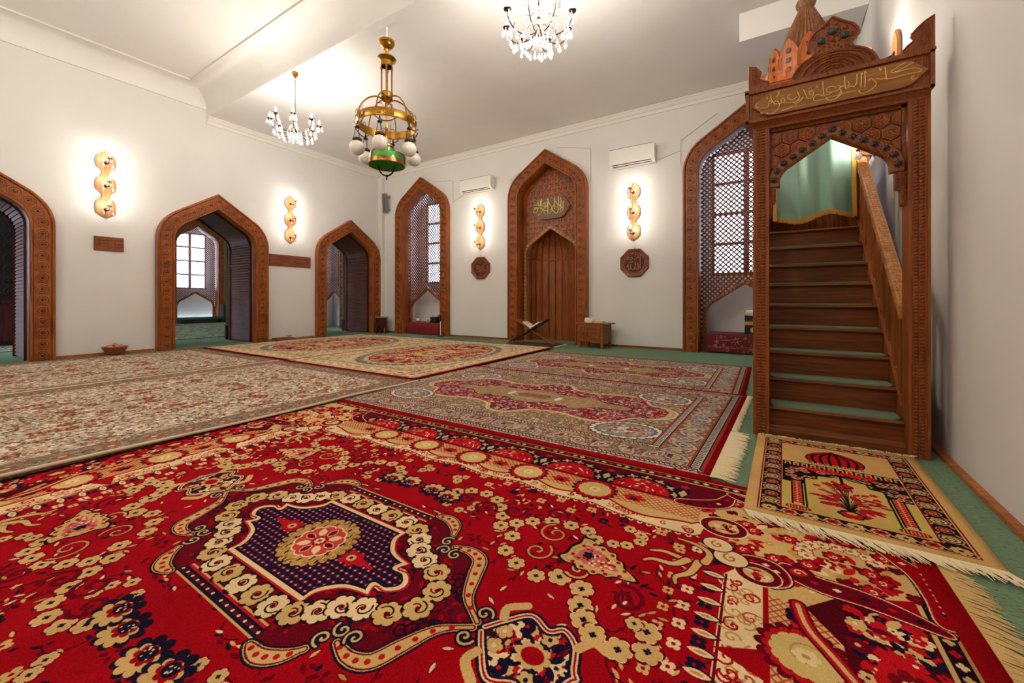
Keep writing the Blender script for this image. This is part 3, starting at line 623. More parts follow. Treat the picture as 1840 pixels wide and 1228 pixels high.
def rug_prayer():
    rnd = random.Random(2); W, H = .83, 1.30; ppm = 620; T = (198, 156, 96); K = (26, 18, 18); R = (176, 18, 24); Y = (186, 160, 84)
    cv = Cv(W, H, ppm, T)   # x right, y from the dome end
    # patterned frame
    def frame(m0, m1, c): cv.rect(m0, m0*.9, W-m0, H-m0*.9, c)
    frame(.05, 0, (110, 26, 30)); frame(.056, 0, T); frame(.062, 0, K)
    for x in (.105, W-.105):
        for k in range(13):
            y = .13+.083*k
            q = 1. if k % 2 == 0 else .72; cv.ell(x, y, .038*q, .034*q, (206, 150, 110), 0, 10, .1); cv.ell(x, y, .033*q, .029*q, K, 0, 10, .1); cv.ell(x, y, .028*q, .024*q, ((196, 166, 110) if k % 2 == 0 else R)); cv.ell(x, y, .017*q, .013*q, K if k % 2 == 0 else (206, 150, 110), 0, 6, .2); cv.ell(x, y, .012*q, .009*q, Y if k % 2 == 0 else R)
            for sx in (-.032, .032): cv.leaf(x+sx, y+.04, .035, .012, 1.0*np.sign(sx), (190, 110, 90))
    for y in (.085, H-.085):
        for k in range(9):
            x = .1+.079*k; cv.ell(x, y, .03, .026, (206, 150, 110), 0, 8, .18); cv.ell(x, y, .022, .018, R if k % 2 else Y, 0, 6, .15); cv.ell(x, y, .008, .008, K); cv.leaf(x+.04, y+.01, .03, .012, .8, (190, 110, 90))
    cv.rect(.142, .118, W-.142, H-.118, (120, 30, 34)); cv.rect(.148, .124, W-.148, H-.124, T)
    x0, x1 = .152, W-.152
    # dome
    cx, w = .41, .135
    dome = [(cx-w*.88, .43)]+smooth([(cx-w*.88, .43), (cx-w, .36), (cx-w*.86, .285), (cx-.06, .22), (cx, .18)], 6)+smooth([(cx, .18), (cx+.06, .22), (cx+w*.86, .285), (cx+w, .36), (cx+w*.88, .43)], 6)
    cv.poly([(cx+(x-cx)*1.06, y-.004) for x, y in dome], K); cv.poly(dome, R)
    for k in (-.8, -.5, -.18, .18, .5, .8):
        cv.line(smooth([(cx+.005*k, .2), (cx+w*k*.85, .28), (cx+w*k, .36), (cx+w*k*.88, .43)], 5), .014, K)
    cv.line([(cx, .17), (cx, .19)], .008, R)
    for k in range(11): cv.ell(cx-.12+.024*k, .447, .009, .012, K); cv.ell(cx-.12+.024*k, .45, .005, .007, T)
    # crenel band and red flowers
    cv.rect(x0, .48, x1, .56, K)
    for k in range(13):
        x = x0+.01+.041*k; cv.rect(x, .49, x+.03, .545, T); cv.rect(x+.008, .505, x+.022, .545, R if k % 2 else K)
    # black spandrel
    cv.rect(x0, .56, x1, .82, K)
    for _ in range(90):
        x, y = rnd.uniform(x0+.02, x1-.02), rnd.uniform(.58, .8); cv.ell(x, y, .017, .014, (200, 150, 120), 0, 6, .2); cv.ell(x, y, .011, .009, R if rnd.random() < .5 else K, 0, 5, .2)
    for k in range(16): cv.ell(.26+.02*k, .55+.014*(k % 3), .017, .015, (214, 22, 24), 0, 5, .3)
    cv.rect(x0, .82, x1, H-.122, Y)
    A = smooth([(.245, .83), (.245, .78), (.25, .72), (.3, .71), (.31, .655), (.36, .645), (.395, .62), (.415, .6)], 5); A = A+[(.83-x, y) for x, y in A[::-1]]
    cv.poly([(.245, H-.16)]+A+[(.585, H-.16)], K); A2 = [(.415+(x-.415)*.95, y+.012) for x, y in A]
    cv.poly([(.253, H-.14)]+A2+[(.577, H-.14)], Y); cv.poly([(.29, H-.18), (.28, .9), (.33, .73), (.415, .66), (.5, .73), (.55, .9), (.54, H-.18)], T)
    for sx in (0, 1):
        f = lambda x: (.83-x if sx else x)
        a, b = sorted((f(.188), f(.24))); cv.rect(a, .8, b, H-.19, K); cv.rect(a+.008, .8, b-.008, H-.19, T)
        for k in range(13):
            for xx in (a+.016, b-.016): cv.ell(xx, .815+.022*k, .009, .01, R)
        cv.ell((a+b)/2, H-.155, .05, .026, K); cv.ell((a+b)/2, H-.155, .046, .022, R)
        for k in range(7): cv.line([((a+b)/2-.036+.012*k, H-.17), ((a+b)/2-.036+.012*k, H-.14)], .004, T)
    # lamp, flowers, vase
    cv.rect(.408, .6, .422, .72, K); cv.ell(.415, .75, .045, .03, K); cv.ell(.415, .745, .034, .018, R)
    for dx in (-.03, 0, .03): cv.rect(.412+dx, .78, .418+dx, .82, K)
    for i in range(52):
        a = rnd.uniform(0, 6.28); q = rnd.uniform(.06, .17); x, y = .415+q*math.cos(a)*.88, .92+q*math.sin(a)*1.3
        if y > 1.12 or y < .7: continue
        cv.line(smooth([(.415, 1.08), (.415+.3*(x-.415), .5*(1.05+y)), (x, y)], 4), .003, K)
        (cv.ell if i % 4 == 0 else cv.leaf)(x, y, *((.016, .014, R, 0, 5, .25) if i % 4 == 0 else (.042, .018, a, R, K, .002)))
    for (x, y, r) in ((.36, .96, 2.4), (.47, .96, .7), (.38, .9, 1.9), (.45, .9, 1.2), (.34, 1.02, 2.8), (.49, 1.02, .3)): cv.leaf(x, y, .075, .03, r, R, K, .003)
    cv.ell(.415, 1.1, .05, .04, K, 0, 6, .1); cv.ell(.415, 1.1, .04, .03, R); cv.ell(.415, 1.085, .02, .012, T); cv.rect(.385, 1.12, .445, 1.135, R)
    weave(cv, 7, 9); return cv

def rug_green():
    rnd = random.Random(4); W, H = 1.6, 2.4; cv = Cv(W, H, 110, (120, 128, 84))
    for k in range(60): cv.rect(0, k*.04, W, k*.04+.02, rnd.choice([(150, 150, 84), (84, 104, 84), (110, 120, 130), (160, 160, 110), (96, 110, 96)]))
    scatter(cv, rnd, 1500, [(170, 160, 80), (70, 90, 80), (110, 130, 150), (150, 80, 70), (180, 180, 140)], .01, .03, (0, 0, W, H))
    weave(cv, 12, 3); return cv
MIMB_TXT = [[(0.387, 0.06), (0.358, 0.049), (0.321, 0.031), (0.288, 0.025)], [(0.35, 0.07), (0.326, 0.061), (0.3, 0.045), (0.285, 0.034), (0.288, 0.025), (0.321, 0.023), (0.35, 0.026), (0.384, 0.025), (0.41, 0.013), (0.421, 0.002), (0.415, -0.006), (0.378, -0.005), (0.335, -0.007), (0.291, -0.01), (0.261, -0.007)], [(0.255, 0.073), (0.258, 0.042), (0.261, 0.001), (0.261, -0.007), (0.252, -0.001), (0.237, -0.0), (0.213, 0.009)], [(0.176, 0.007), (0.182, 0.016), (0.194, 0.014), (0.202, 0.004), (0.213, -0.018), (0.21, -0.033), (0.194, -0.049), (0.17, -0.063), (0.144, -0.066), (0.129, -0.051), (0.129, -0.039)], [(0.165, 0.06), (0.157, 0.073), (0.159, 0.023), (0.157, -0.03)], [(0.146, 0.058), (0.14, 0.07), (0.14, 0.028), (0.138, -0.025)], [(0.119, 0.072), (0.118, 0.035), (0.116, 0.01), (0.103, -0.009), (0.087, -0.002), (0.074, -0.007), (0.063, -0.01), (0.058, 0.002), (0.056, 0.07)], [(0.074, 0.031), (0.079, 0.013), (0.071, -0.002)], [(0.055, 0.011), (0.038, 0.01), (0.022, 0.021)], [(0.042, 0.007), (0.028, 0.002), (0.038, -0.022), (0.035, -0.042), (0.022, -0.056), (0.008, -0.063)], [(0.113, -0.041), (0.074, -0.04), (0.035, -0.042)], [(0.228, 0.074), (0.233, 0.058), (0.237, 0.067)], [(0.39, -0.022), (0.378, -0.03), (0.381, -0.043), (0.393, -0.044)], [(0.011, 0.01), (-0.009, 0.024), (-0.032, 0.022), (-0.041, 0.007), (-0.032, -0.01), (-0.009, -0.015), (0.021, -0.01), (0.038, 0.015)], [(-0.059, 0.073), (-0.058, 0.025), (-0.056, -0.027), (-0.08, -0.012), (-0.094, -0.008), (-0.108, -0.026), (-0.109, -0.043), (-0.09, -0.051), (-0.022, -0.047), (0.038, -0.044)], [(-0.009, -0.015), (-0.029, -0.026), (-0.056, -0.025)], [(0.038, -0.023), (0.025, -0.041), (0.011, -0.063), (-0.015, -0.068), (-0.036, -0.059), (-0.042, -0.04)], [(-0.115, 0.023), (-0.132, 0.024), (-0.134, 0.007), (-0.115, -0.003), (-0.109, 0.009), (-0.115, 0.023)], [(-0.109, 0.009), (-0.115, -0.016), (-0.132, -0.026), (-0.146, -0.016), (-0.153, 0.008), (-0.166, 0.047)], [(-0.166, -0.006), (-0.182, -0.028), (-0.207, -0.039), (-0.225, -0.028)], [(-0.202, 0.048), (-0.196, 0.029), (-0.189, 0.004), (-0.196, -0.016), (-0.207, -0.031)], [(-0.24, 0.036), (-0.255, 0.027), (-0.255, 0.009), (-0.236, -0.005), (-0.214, -0.002), (-0.2, 0.007)], [(-0.277, 0.015), (-0.288, 0.018), (-0.295, 0.002), (-0.288, -0.014), (-0.273, -0.004), (-0.277, 0.015)], [(-0.273, -0.013), (-0.299, -0.015), (-0.322, -0.014), (-0.337, -0.005), (-0.322, 0.009), (-0.307, -0.009), (-0.305, -0.032), (-0.322, -0.059), (-0.348, -0.075), (-0.375, -0.071), (-0.379, -0.056)], [(-0.168, -0.006), (-0.203, -0.027), (-0.251, -0.024), (-0.273, -0.018)], [(-0.203, -0.054), (-0.251, -0.064), (-0.292, -0.071)], [(-0.356, 0.059), (-0.352, 0.026), (-0.333, -0.011)], [(-0.371, 0.013), (-0.36, 0.019), (-0.352, 0.003), (-0.367, -0.002), (-0.371, -0.015), (-0.383, -0.025), (-0.41, -0.023), (-0.43, -0.027)], [(-0.43, 0.012), (-0.444, 0.018), (-0.447, 0.005), (-0.442, -0.006), (-0.43, -0.016)], [(-0.303, 0.062), (-0.314, 0.066), (-0.307, 0.054), (-0.326, 0.035)], [(-0.297, 0.039), (-0.295, 0.036)], [(-0.286, 0.041), (-0.283, 0.037)], [(-0.133, 0.046), (-0.13, 0.043)], [(-0.123, 0.044), (-0.121, 0.041)], [(-0.099, 0.045), (-0.092, 0.05), (-0.087, 0.042), (-0.092, 0.037), (-0.099, 0.045)], [(-0.379, 0.056), (-0.377, 0.037)], [(-0.418, -0.049), (-0.414, -0.061), (-0.402, -0.057)]]
SHAH = [[(0.356, 0.119), (0.34, 0.049), (0.34, -0.076)], [(0.283, 0.206), (0.283, 0.057), (0.277, -0.097)], [(0.219, 0.229), (0.214, 0.065), (0.203, -0.127), (0.155, -0.16), (0.091, -0.094), (0.07, -0.077), (0.015, -0.124), (-0.017, -0.15)], [(0.319, -0.054), (0.24, 0.023), (0.155, 0.102), (0.177, 0.123), (0.134, 0.114)], [(0.335, -0.084), (0.304, -0.119), (0.246, -0.151)], [(0.118, 0.233), (0.113, 0.078), (0.113, -0.058)], [(0.113, 0.049), (0.059, 0.007), (0.026, -0.057), (0.059, -0.051), (0.037, 0.02), (-0.017, 0.095), (-0.083, 0.221)], [(-0.05, 0.236), (-0.055, 0.041), (-0.061, -0.154)], [(-0.226, 0.231), (-0.238, 0.123), (-0.238, 0.054)], [(-0.083, 0.152), (-0.077, 0.044), (-0.127, 0.05), (-0.138, 0.14), (-0.193, 0.098), (-0.182, 0.057), (-0.138, 0.046)], [(-0.26, 0.205), (-0.265, 0.087), (-0.316, 0.093), (-0.327, 0.184), (-0.35, 0.207)], [(-0.327, 0.105), (-0.406, 0.105), (-0.441, 0.109)], [(-0.338, 0.036), (-0.418, 0.036), (-0.418, 0.006), (-0.338, 0.017), (-0.338, -0.053), (-0.384, -0.088), (-0.441, -0.071), (-0.458, -0.029)], [(-0.327, 0.025), (-0.282, 0.03)], [(-0.238, 0.044), (-0.249, 0.006), (-0.193, -0.021), (-0.149, -0.105), (-0.11, -0.164)], [(-0.193, -0.021), (-0.238, -0.105), (-0.293, -0.158), (-0.333, -0.133)], [(-0.094, 0.006), (-0.138, 0.022), (-0.16, -0.025), (-0.127, -0.058), (-0.05, -0.058)], [(0.155, 0.005), (0.171, -0.026)], [(0.23, -0.062), (0.246, -0.074)], [(0.037, 0.244), (0.048, 0.213)], [(-0.429, 0.158), (-0.406, 0.165)]]
ALLH = [[(0.124, 0.161), (0.125, 0.027), (0.121, -0.113)], [(0.073, 0.005), (0.082, -0.056), (0.082, -0.124), (0.058, -0.141), (0.028, -0.115)], [(0.022, 0.014), (0.022, -0.078), (-0.003, -0.126), (-0.033, -0.143), (-0.064, -0.099), (-0.07, -0.049), (-0.048, -0.02)], [(-0.076, -0.074), (-0.082, -0.123), (-0.107, -0.14), (-0.122, -0.096), (-0.125, -0.034)], [(-0.125, -0.022), (-0.144, -0.058), (-0.172, -0.079)], [(0.1, 0.123), (0.04, 0.089), (-0.003, 0.076)], [(-0.058, 0.178), (-0.027, 0.201)], [(0.022, 0.198), (0.034, 0.16)], [(0.076, 0.176), (0.082, 0.139)], [(-0.162, 0.079), (-0.125, 0.139), (-0.113, 0.089), (-0.156, 0.079)], [(-0.094, 0.106), (-0.058, 0.122), (-0.033, 0.09), (-0.088, 0.063)], [(-0.1, 0.008), (-0.058, 0.024), (-0.015, 0.028)]]
MUHM = [[(0.147, 0.114), (0.103, 0.074), (0.051, 0.069)], [(0.007, 0.014), (0.095, 0.032), (0.125, 0.009), (0.069, -0.017), (0.016, -0.043)], [(0.016, -0.057), (0.103, -0.054), (0.173, -0.049), (0.121, -0.082), (0.051, -0.094)], [(-0.019, 0.065), (-0.015, -0.013), (-0.019, -0.07), (-0.072, -0.089), (-0.117, -0.109)], [(-0.011, -0.077), (0.016, -0.114), (0.051, -0.144)], [(-0.046, 0.116), (0.007, 0.149)], [(-0.117, -0.016), (-0.046, -0.012)], [(-0.162, 0.05), (-0.09, 0.076), (-0.055, 0.031), (-0.135, 0.02)], [(0.016, -0.185), (0.025, -0.15)]]
# ================================================================== layout (metres, camera eye 1 m above the carpet)
XL, YB, YR = -10.12, 8.42, -3.6      # left wall, back (qibla) wall, wall behind the camera
ZC, ZF = 4.95, 5.42                  # ceiling of the back bay, of the front bay
YF = 3.78                            # edge between the bays
xr = lambda y: .975+.037*(y-3)       # right wall, a little out of square
ANG = math.radians(56)
def arch(a, r, zs, n=9, z0=0.):
    """pointed arch outline from left foot over the apex to the right foot"""
    R = [(a-r+r*math.cos(ANG*k/n), zs+r*math.sin(ANG*k/n)) for k in range(n+1)]
    za = R[-1][1]+R[-1][0]*math.tan(PI/2-ANG)
    R = [(a, z0)]+R
    return [(-x, z) for x, z in R]+[(0, za)]+R[::-1]
def resample(P, step, odd=True):
    D = [0]
    for p, q in zip(P, P[1:]): D.append(D[-1]+math.hypot(q[0]-p[0], q[1]-p[1]))
    n = max(1, round(D[-1]/step)); n += (n % 2 == 0) if odd else 0
    out = []
    for k in range(n):
        t = (k+.5)*D[-1]/n; i = max(j for j in range(len(P)-1) if D[j] <= t); q = (t-D[i])/(D[i+1]-D[i]+1e-9)
        dx, dz = P[i+1][0]-P[i][0], P[i+1][1]-P[i][1]; L = math.hypot(dx, dz)
        out.append((P[i][0]+dx*q, P[i][1]+dz*q, dx/L, dz/L))
    return out, D[-1]/n
def sweep_arch(mb, A, sec, mi=0):
    """cross-section [(inset, depth)] carried round arch A = (a, r, zs)"""
    a, r, zs = A; rows = [arch(a-d, r-d, zs) for d, y in sec]; n = len(rows[0])
    vs = [(p[0], sec[j][1], p[1]) for j in range(len(sec)) for p in rows[j]]
    mb.add(vs, [(j*n+i, j*n+i+1, (j+1)*n+i+1, (j+1)*n+i) for j in range(len(sec)-1) for i in range(n-1)], mi)

# ------------------------------------------------------------------ carved pieces for the arches
A_DOOR = (1.04, .70, 2.23); A_WIN = (1.04, .70, 3.47)
def rosette_frame(x, y, z, tx, tz):
    t = Vector((tx, 0, tz)); n = Vector((0, -1, 0)); w = n.cross(t)
    return Matrix(((w.x, t.x, n.x, x), (w.y, t.y, n.y, y), (w.z, t.z, n.z, z), (0, 0, 0, 1)))
def casing(A, reveal, name, parent, proud=.13):
    mb = MB(); P = proud
    sec = [(0, -.003), (0, -P+.012), (.012, -P), (.032, -P), (.04, -P+.016), (.05, -P+.028), (.238, -P+.028), (.246, -P+.01), (.252, -P), (.274, -P), (.285, -P+.016), (.285, reveal)]
    sweep_arch(mb, A, sec)
    pts, st = resample(arch(A[0]-.145, A[1]-.145, A[2]), .187)
    for x, z, tx, tz in pts:
        M = rosette_frame(x, -P+.028, z, tx, tz)
        mb.box(-.085, .085, -st/2+.005, st/2-.005, -.002, .007, 1, M)
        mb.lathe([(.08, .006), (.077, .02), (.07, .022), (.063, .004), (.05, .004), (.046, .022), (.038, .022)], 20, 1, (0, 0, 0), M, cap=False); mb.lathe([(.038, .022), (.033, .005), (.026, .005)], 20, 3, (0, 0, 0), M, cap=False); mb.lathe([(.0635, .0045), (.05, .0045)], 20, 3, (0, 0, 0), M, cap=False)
        mb.lathe([(.018, .004), (.017, .018), (.009, .023), (0.0001, .024)], 12, 2, (0, 0, 0), M)
    o = mb.build(name, [WOOD, WOODF, BOSS, GSHADE], parent); return o
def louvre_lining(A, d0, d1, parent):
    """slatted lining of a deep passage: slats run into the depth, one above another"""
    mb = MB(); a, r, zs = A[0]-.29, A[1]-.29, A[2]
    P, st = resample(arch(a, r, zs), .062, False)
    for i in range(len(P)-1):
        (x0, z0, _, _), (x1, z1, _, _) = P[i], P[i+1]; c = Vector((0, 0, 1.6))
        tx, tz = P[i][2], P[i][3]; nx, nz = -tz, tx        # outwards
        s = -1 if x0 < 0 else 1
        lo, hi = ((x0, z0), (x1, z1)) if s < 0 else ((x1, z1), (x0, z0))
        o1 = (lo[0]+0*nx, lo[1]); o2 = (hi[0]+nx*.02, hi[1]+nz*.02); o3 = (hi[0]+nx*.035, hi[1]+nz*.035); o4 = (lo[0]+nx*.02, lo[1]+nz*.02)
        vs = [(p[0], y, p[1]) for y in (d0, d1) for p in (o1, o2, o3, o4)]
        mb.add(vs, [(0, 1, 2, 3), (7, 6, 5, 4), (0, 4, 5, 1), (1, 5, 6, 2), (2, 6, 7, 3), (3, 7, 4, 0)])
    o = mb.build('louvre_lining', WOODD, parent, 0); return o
def doorway(label, y):
    t = thing('doorway_surround', label, 'doorway', (XL, y, 0), PI/2)
    casing(A_DOOR, .06, 'casing', t)
    louvre_lining(A_DOOR, .14, 1.14, t)
    mb = MB(); P = [(.285, .06), (.285, .14), (.31, .14)]; sweep_arch(mb, A_DOOR, P)
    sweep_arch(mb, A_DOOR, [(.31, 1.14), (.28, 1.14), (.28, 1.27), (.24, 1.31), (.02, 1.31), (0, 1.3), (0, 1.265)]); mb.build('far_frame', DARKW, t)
    return t
def clip_line(P0, d, polys):
    """pieces of the line P0 + s d inside the polygon (even-odd)"""
    hits = []
    for poly in polys:
        n = len(poly)
        for i in range(n):
            (x0, y0), (x1, y1) = poly[i], poly[(i+1) % n]
            ex, ey = x1-x0, y1-y0; den = d[0]*ey-d[1]*ex
            if abs(den) < 1e-12: continue
            s = ((x0-P0[0])*ey-(y0-P0[1])*ex)/den; u = ((x0-P0[0])*d[1]-(y0-P0[1])*d[0])/den
            if 0 <= u < 1: hits.append(s)
    hits.sort(); return [(hits[i], hits[i+1]) for i in range(0, len(hits)-1, 2)]
A_NICHE = (.69, .34, .70)
def lattice(parent, ins=.285, y=.2, pitch=.092, w=.0265):
    a, r, zs = A_WIN[0]-ins, A_WIN[1]-ins, A_WIN[2]
    big = arch(a, r, zs, z0=0); ni = arch(*A_NICHE, z0=0)
    poly = [(-a, 0)]+big[1:-1]+[(a, 0)]+ni[::-1]
    mb = MB(); q = math.sqrt(.5)
    for sgn, yy in ((1, y), (-1, y+.012)):
        d = (q, sgn*q)
        k0 = -80
        for k in range(-80, 81):
            # line through (0, c): z = sgn x + c
            c = k*pitch+2.0
            for s0, s1 in clip_line((0, c), d, [poly]):
                if s1-s0 < .03: continue
                mb.bar((d[0]*s0, yy, c+d[1]*s0), (d[0]*s1, yy, c+d[1]*s1), w, .012, 0, (0, 1, 0))
    o = mb.build('lattice_screen', LATT, parent, 0)
    nb = MB(); sweep_arch(nb, A_NICHE, [(-.035, y+.03), (-.035, y-.03), (-.02, y-.04), (.03, y-.04), (.04, y-.03), (.04, y+.03)])
    pts, st = resample(arch(*A_NICHE), .085)
    for x, z, tx, tz in pts: nb.lathe([(.017, 0), (.015, .008), (0.0001, .011)], 8, 1, (0, 0, 0), rosette_frame(x, y-.04, z, tx, tz))
    nb.build('niche_border', [WOOD, STUD], parent)
    return o
def window_surround(label, x, y=YB, rz=0.):
    t = thing('window_surround', label, 'window surround', (x, y, 0), rz)
    casing(A_WIN, .24, 'casing', t); lattice(t); return t

# ------------------------------------------------------------------ the room
def wall(name, length, H, T, holes, loc, rz, extra=None, mat=PLAS):
    """wall in its own frame: runs along x from length[0] to length[1], faces -y, arched openings down to the floor"""
    mb = MB(); out = [(length[0], 0)]
    for cx, (a, r, zs) in sorted(holes): out += [(cx+x, z) for x, z in arch(a-.12, r-.12, zs)]
    out += [(length[1], 0), (length[1], H), (length[0], H)]
    mb.prism(out, 0, T)
    if extra: extra(mb)
    o = mb.build(name, mat, None, 30); o.location = loc; o.rotation_euler = (0, 0, rz); return struct(o)
def alcove_back(x, y, T=.1, z0=1.5, z1=4.02, hw=.62):
    def f(mb):
        mb.box(x-1.05, x-hw, y, y+T, 0, 4.9); mb.box(x+hw, x+1.05, y, y+T, 0, 4.9); mb.box(x-hw, x+hw, y, y+T, 0, z0); mb.box(x-hw, x+hw, y, y+T, z1, 4.9)
    return f
WX = (-8.32, -4.29, -.25)
fl = MB(); fl.add([(-21.6, -3.8, 0), (1.6, -3.8, 0), (1.6, 9.6, 0), (-21.6, 9.6, 0)], [(0, 1, 2, 3)])
struct(fl.build('floor', CARP, None, 0))
DOORS = (.56, 3.96, 7.27)
wall('wall_left', (YR, YB), 5.6, 1.26, [(d, A_DOOR) for d in DOORS], (XL, 0, 0), PI/2)
def back_extra(mb):
    alcove_back(WX[0], .75)(mb); alcove_back(WX[2], .75)(mb); mb.box(WX[1]-1.05, WX[1]+1.05, .75, .85, 0, 4.9)
wall('wall_back', (XL, 1.4), 5.1, .75, [(x, A_WIN) for x in WX], (0, YB, 0), 0, back_extra)
mb = MB(); mb.add([(xr(y)+d, y, z) for d in (0, .2) for y in (YR-.1, YB) for z in (0, 5.7)], [(0, 1, 3, 2), (4, 6, 7, 5), (0, 4, 5, 1), (2, 3, 7, 6), (0, 2, 6, 4), (1, 5, 7, 3)])
struct(mb.build('wall_right', PLAS, None, 0))
mb = MB(); mb.box(XL-1.1, 1.2, YR-.2, YR, 0, 5.7); struct(mb.build('wall_rear', PLAS, None, 0))
# ceilings: back bay flat, front bay higher with a cove all round
mb = MB()
mb.add([(XL-.05, YF, ZC), (1.3, YF, ZC), (1.3, YB+.05, ZC), (XL-.05, YB+.05, ZC)], [(0, 1, 2, 3)])
loops = []
def lp(ins, z): return [(XL+ins, YR+ins, z), (xr(YR)-ins, YR+ins, z), (xr(YF)-ins, YF-ins, z), (XL+ins, YF-ins, z)]
L = [[(XL, YR, ZC), (xr(YR), YR, ZC), (xr(YF), YF, ZC), (XL, YF, ZC)]]+[lp(.425*(1-math.cos(PI/2*k/8)), 5.09+.33*math.sin(PI/2*k/8)) for k in range(9)]
vs = [v for l in L for v in l]; fs = [(i*4+k, i*4+(k+1) % 4, (i+1)*4+(k+1) % 4, (i+1)*4+k) for i in range(len(L)-1) for k in range(4)]+[tuple((len(L)-1)*4+k for k in range(4))]
# the first ring hangs on the beam side only
fs = [f for n_, f in enumerate(fs) if not (n_ < 4 and n_ != 2)]
mb.add(vs, fs); struct(mb.build('ceiling', PLASC, None, 30))
mb = MB()
ins = .43; z = 5.42
for p, q in (((XL+ins, YR+ins), (XL+ins, YF-ins)), ((XL+ins, YF-ins), (xr(YF)-ins, YF-ins))):
    mb.bar((*p, z-.012), (*q, z-.012), .045, .03)
struct(mb.build('trim_1', TRIM, None, 0))
def cornice(name, p, q, inward):
    mb = MB(); iv = Vector((*inward, 0)); prof = [(0, 0), (.1, 0), (.1, -.025), (.085, -.03), (.075, -.055), (.05, -.085), (.03, -.095), (.03, -.12), (.02, -.16), (0, -.16)]
    A = [Vector((*p, ZC-.001))+iv*d+Vector((0, 0, h)) for d, h in prof]; B = [Vector((*q, ZC-.001))+iv*d+Vector((0, 0, h)) for d, h in prof]; n = len(A)
    mb.add(A+B, [(i, n+i, n+(i+1) % n, (i+1) % n) for i in range(n)]+[tuple(range(n)), tuple(range(2*n-1, n-1, -1))]); return struct(mb.build(name, TRIM, None, 20))
cornice('trim_2', (XL, YB-.002), (1.15, YB-.002), (0, -1)); cornice('trim_3', (XL+.002, YF), (XL+.002, YB), (1, 0)); cornice('trim_4', (xr(YF)-.002, YF), (xr(YB)-.002, YB), (-1, 0))
mb = MB(); mb.box(XL+.003, XL+.17, YB-.12, YB-.003, 0, ZC-.16); mb.box(XL+.17, XL+.18, YB-.1, YB-.09, 0, ZC-.16); struct(mb.build('trim_5', PLAS, None, 0))      # boxed pipe in the corner
mb = MB(); mb.box(-.255, xr(6.4)-.003, 6.32, 6.82, 4.56, ZC-.002); struct(mb.build('trim_6', PLASC, None, 0))   # boxed beam below the ceiling over the pulpit
mb = MB(); mb.box(XL+.001, XL+.004, YR, YF-.01, 5.078, 5.084); struct(mb.build('trim_7', plain('paint_seam', (150, 142, 128), .8), None, 0))
def skirting(name, segs, mat=BASE):
    mb = MB()
    for p, q in segs: mb.bar((*p, .024), (*q, .024), .02, .046)
    return struct(mb.build(name, mat, None, 0))
e = 1.06
skirting('baseboard_left', [((XL+.012, a), (XL+.012, b)) for a, b in ((YR, DOORS[0]-e), (DOORS[0]+e, DOORS[1]-e), (DOORS[1]+e, DOORS[2]-e))])
skirting('baseboard_back', [((a, YB-.012), (b, YB-.012)) for a, b in ((XL+.2, WX[0]-e), (WX[0]+e, WX[1]-e), (WX[1]+e, WX[2]-e), (WX[2]+e, 1.0))], WOODX)
mb = MB(); mb.bar((xr(3.35)-.02, 3.35, .013), (xr(YR)-.02, YR, .013), .038, .024); mb.bar((xr(8.3)-.02, 8.3, .013), (xr(3.37)-.02, 3.37, .013), .038, .024)
struct(mb.build('baseboard_right', BASE, None, 0))
# the hall beyond the left wall
XF = -21.0
wall('wall_far', (-3.6, 8.9), 5.0, .75, [(7.5, A_WIN), (-.6, A_WIN)], (XF, 0, 0), PI/2, lambda mb: (alcove_back(7.5, .75)(mb), alcove_back(-.6, .75)(mb)))
wall('wall_side', (XF, XL-1.26), 5.0, .75, [(-13.25, A_WIN)], (0, 8.72, 0), 0, alcove_back(-13.25, .75))
mb = MB(); mb.box(XF-.8, -18.5, -3.8, -3.6, 0, 5); mb.box(-17.0, -14.3, -3.8, -3.6, 0, 5); mb.box(-12.8, XL-1.26, -3.8, -3.6, 0, 5); mb.box(-18.5, -12.8, -3.8, -3.6, 0, .9); mb.box(-18.5, -12.8, -3.8, -3.6, 4.1, 5); struct(mb.build('wall_near', PLAS, None, 0))  # both openings are unseen, added to flood the hall with daylight
mb = MB(); mb.box(XF-.9, XL-1.0, -3.8, 9.6, 4.9, 5.0); struct(mb.build('ceiling_far', PLASC, None, 0))

# windows with panes, daylight behind them
def window(n, x, y, rz, hw=.62, z0=1.5, z1=4.02):
    mb = MB()
    for xx in (-hw+.03, hw-.03): mb.box(xx-.03, xx+.03, -.03, .03, z0, z1)
    mb.box(-.05, .05, -.035, .035, z0, z1)
    for k in range(5): zz = z0+.03+(z1-z0-.06)*k/4; mb.box(-hw, hw, -.025, .025, zz-.03, zz+.03)
    o = struct(mb.build('window_%d' % n, WOODX, None, 0)); o.location = (x, y, 0); o.rotation_euler = (0, 0, rz)
    g = MB(); g.box(-hw, hw, -.004, .004, z0, z1); g.build('pane', PANE, o, 0)
    l = bpy.data.lights.new('daylight_portal', 'AREA'); l.shape = 'RECTANGLE'; l.size = hw*2; l.size_y = z1-z0; l.cycles.is_portal = True
    lo = bpy.data.objects.new('daylight_portal', l); COL.objects.link(lo); R = Matrix.Rotation(rz, 4, 'Z')
    lo.matrix_world = Matrix.Translation((x, y, (z0+z1)/2)) @ R @ Matrix.Translation((0, .08, 0)) @ Matrix.Rotation(-PI/2, 4, 'X')
window(1, WX[0], YB+.8, 0); window(2, WX[2], YB+.8, 0); window(3, XF-.8, 7.5, PI/2); window(4, XF-.8, -.6, PI/2); window(5, -13.25, 8.72+.8, 0); window(6, -13.55, -3.7, PI, .75, .9, 4.1); window(7, -17.75, -3.7, PI, .75, .9, 4.1)  # the last two windows are unseen, added to brighten the hall

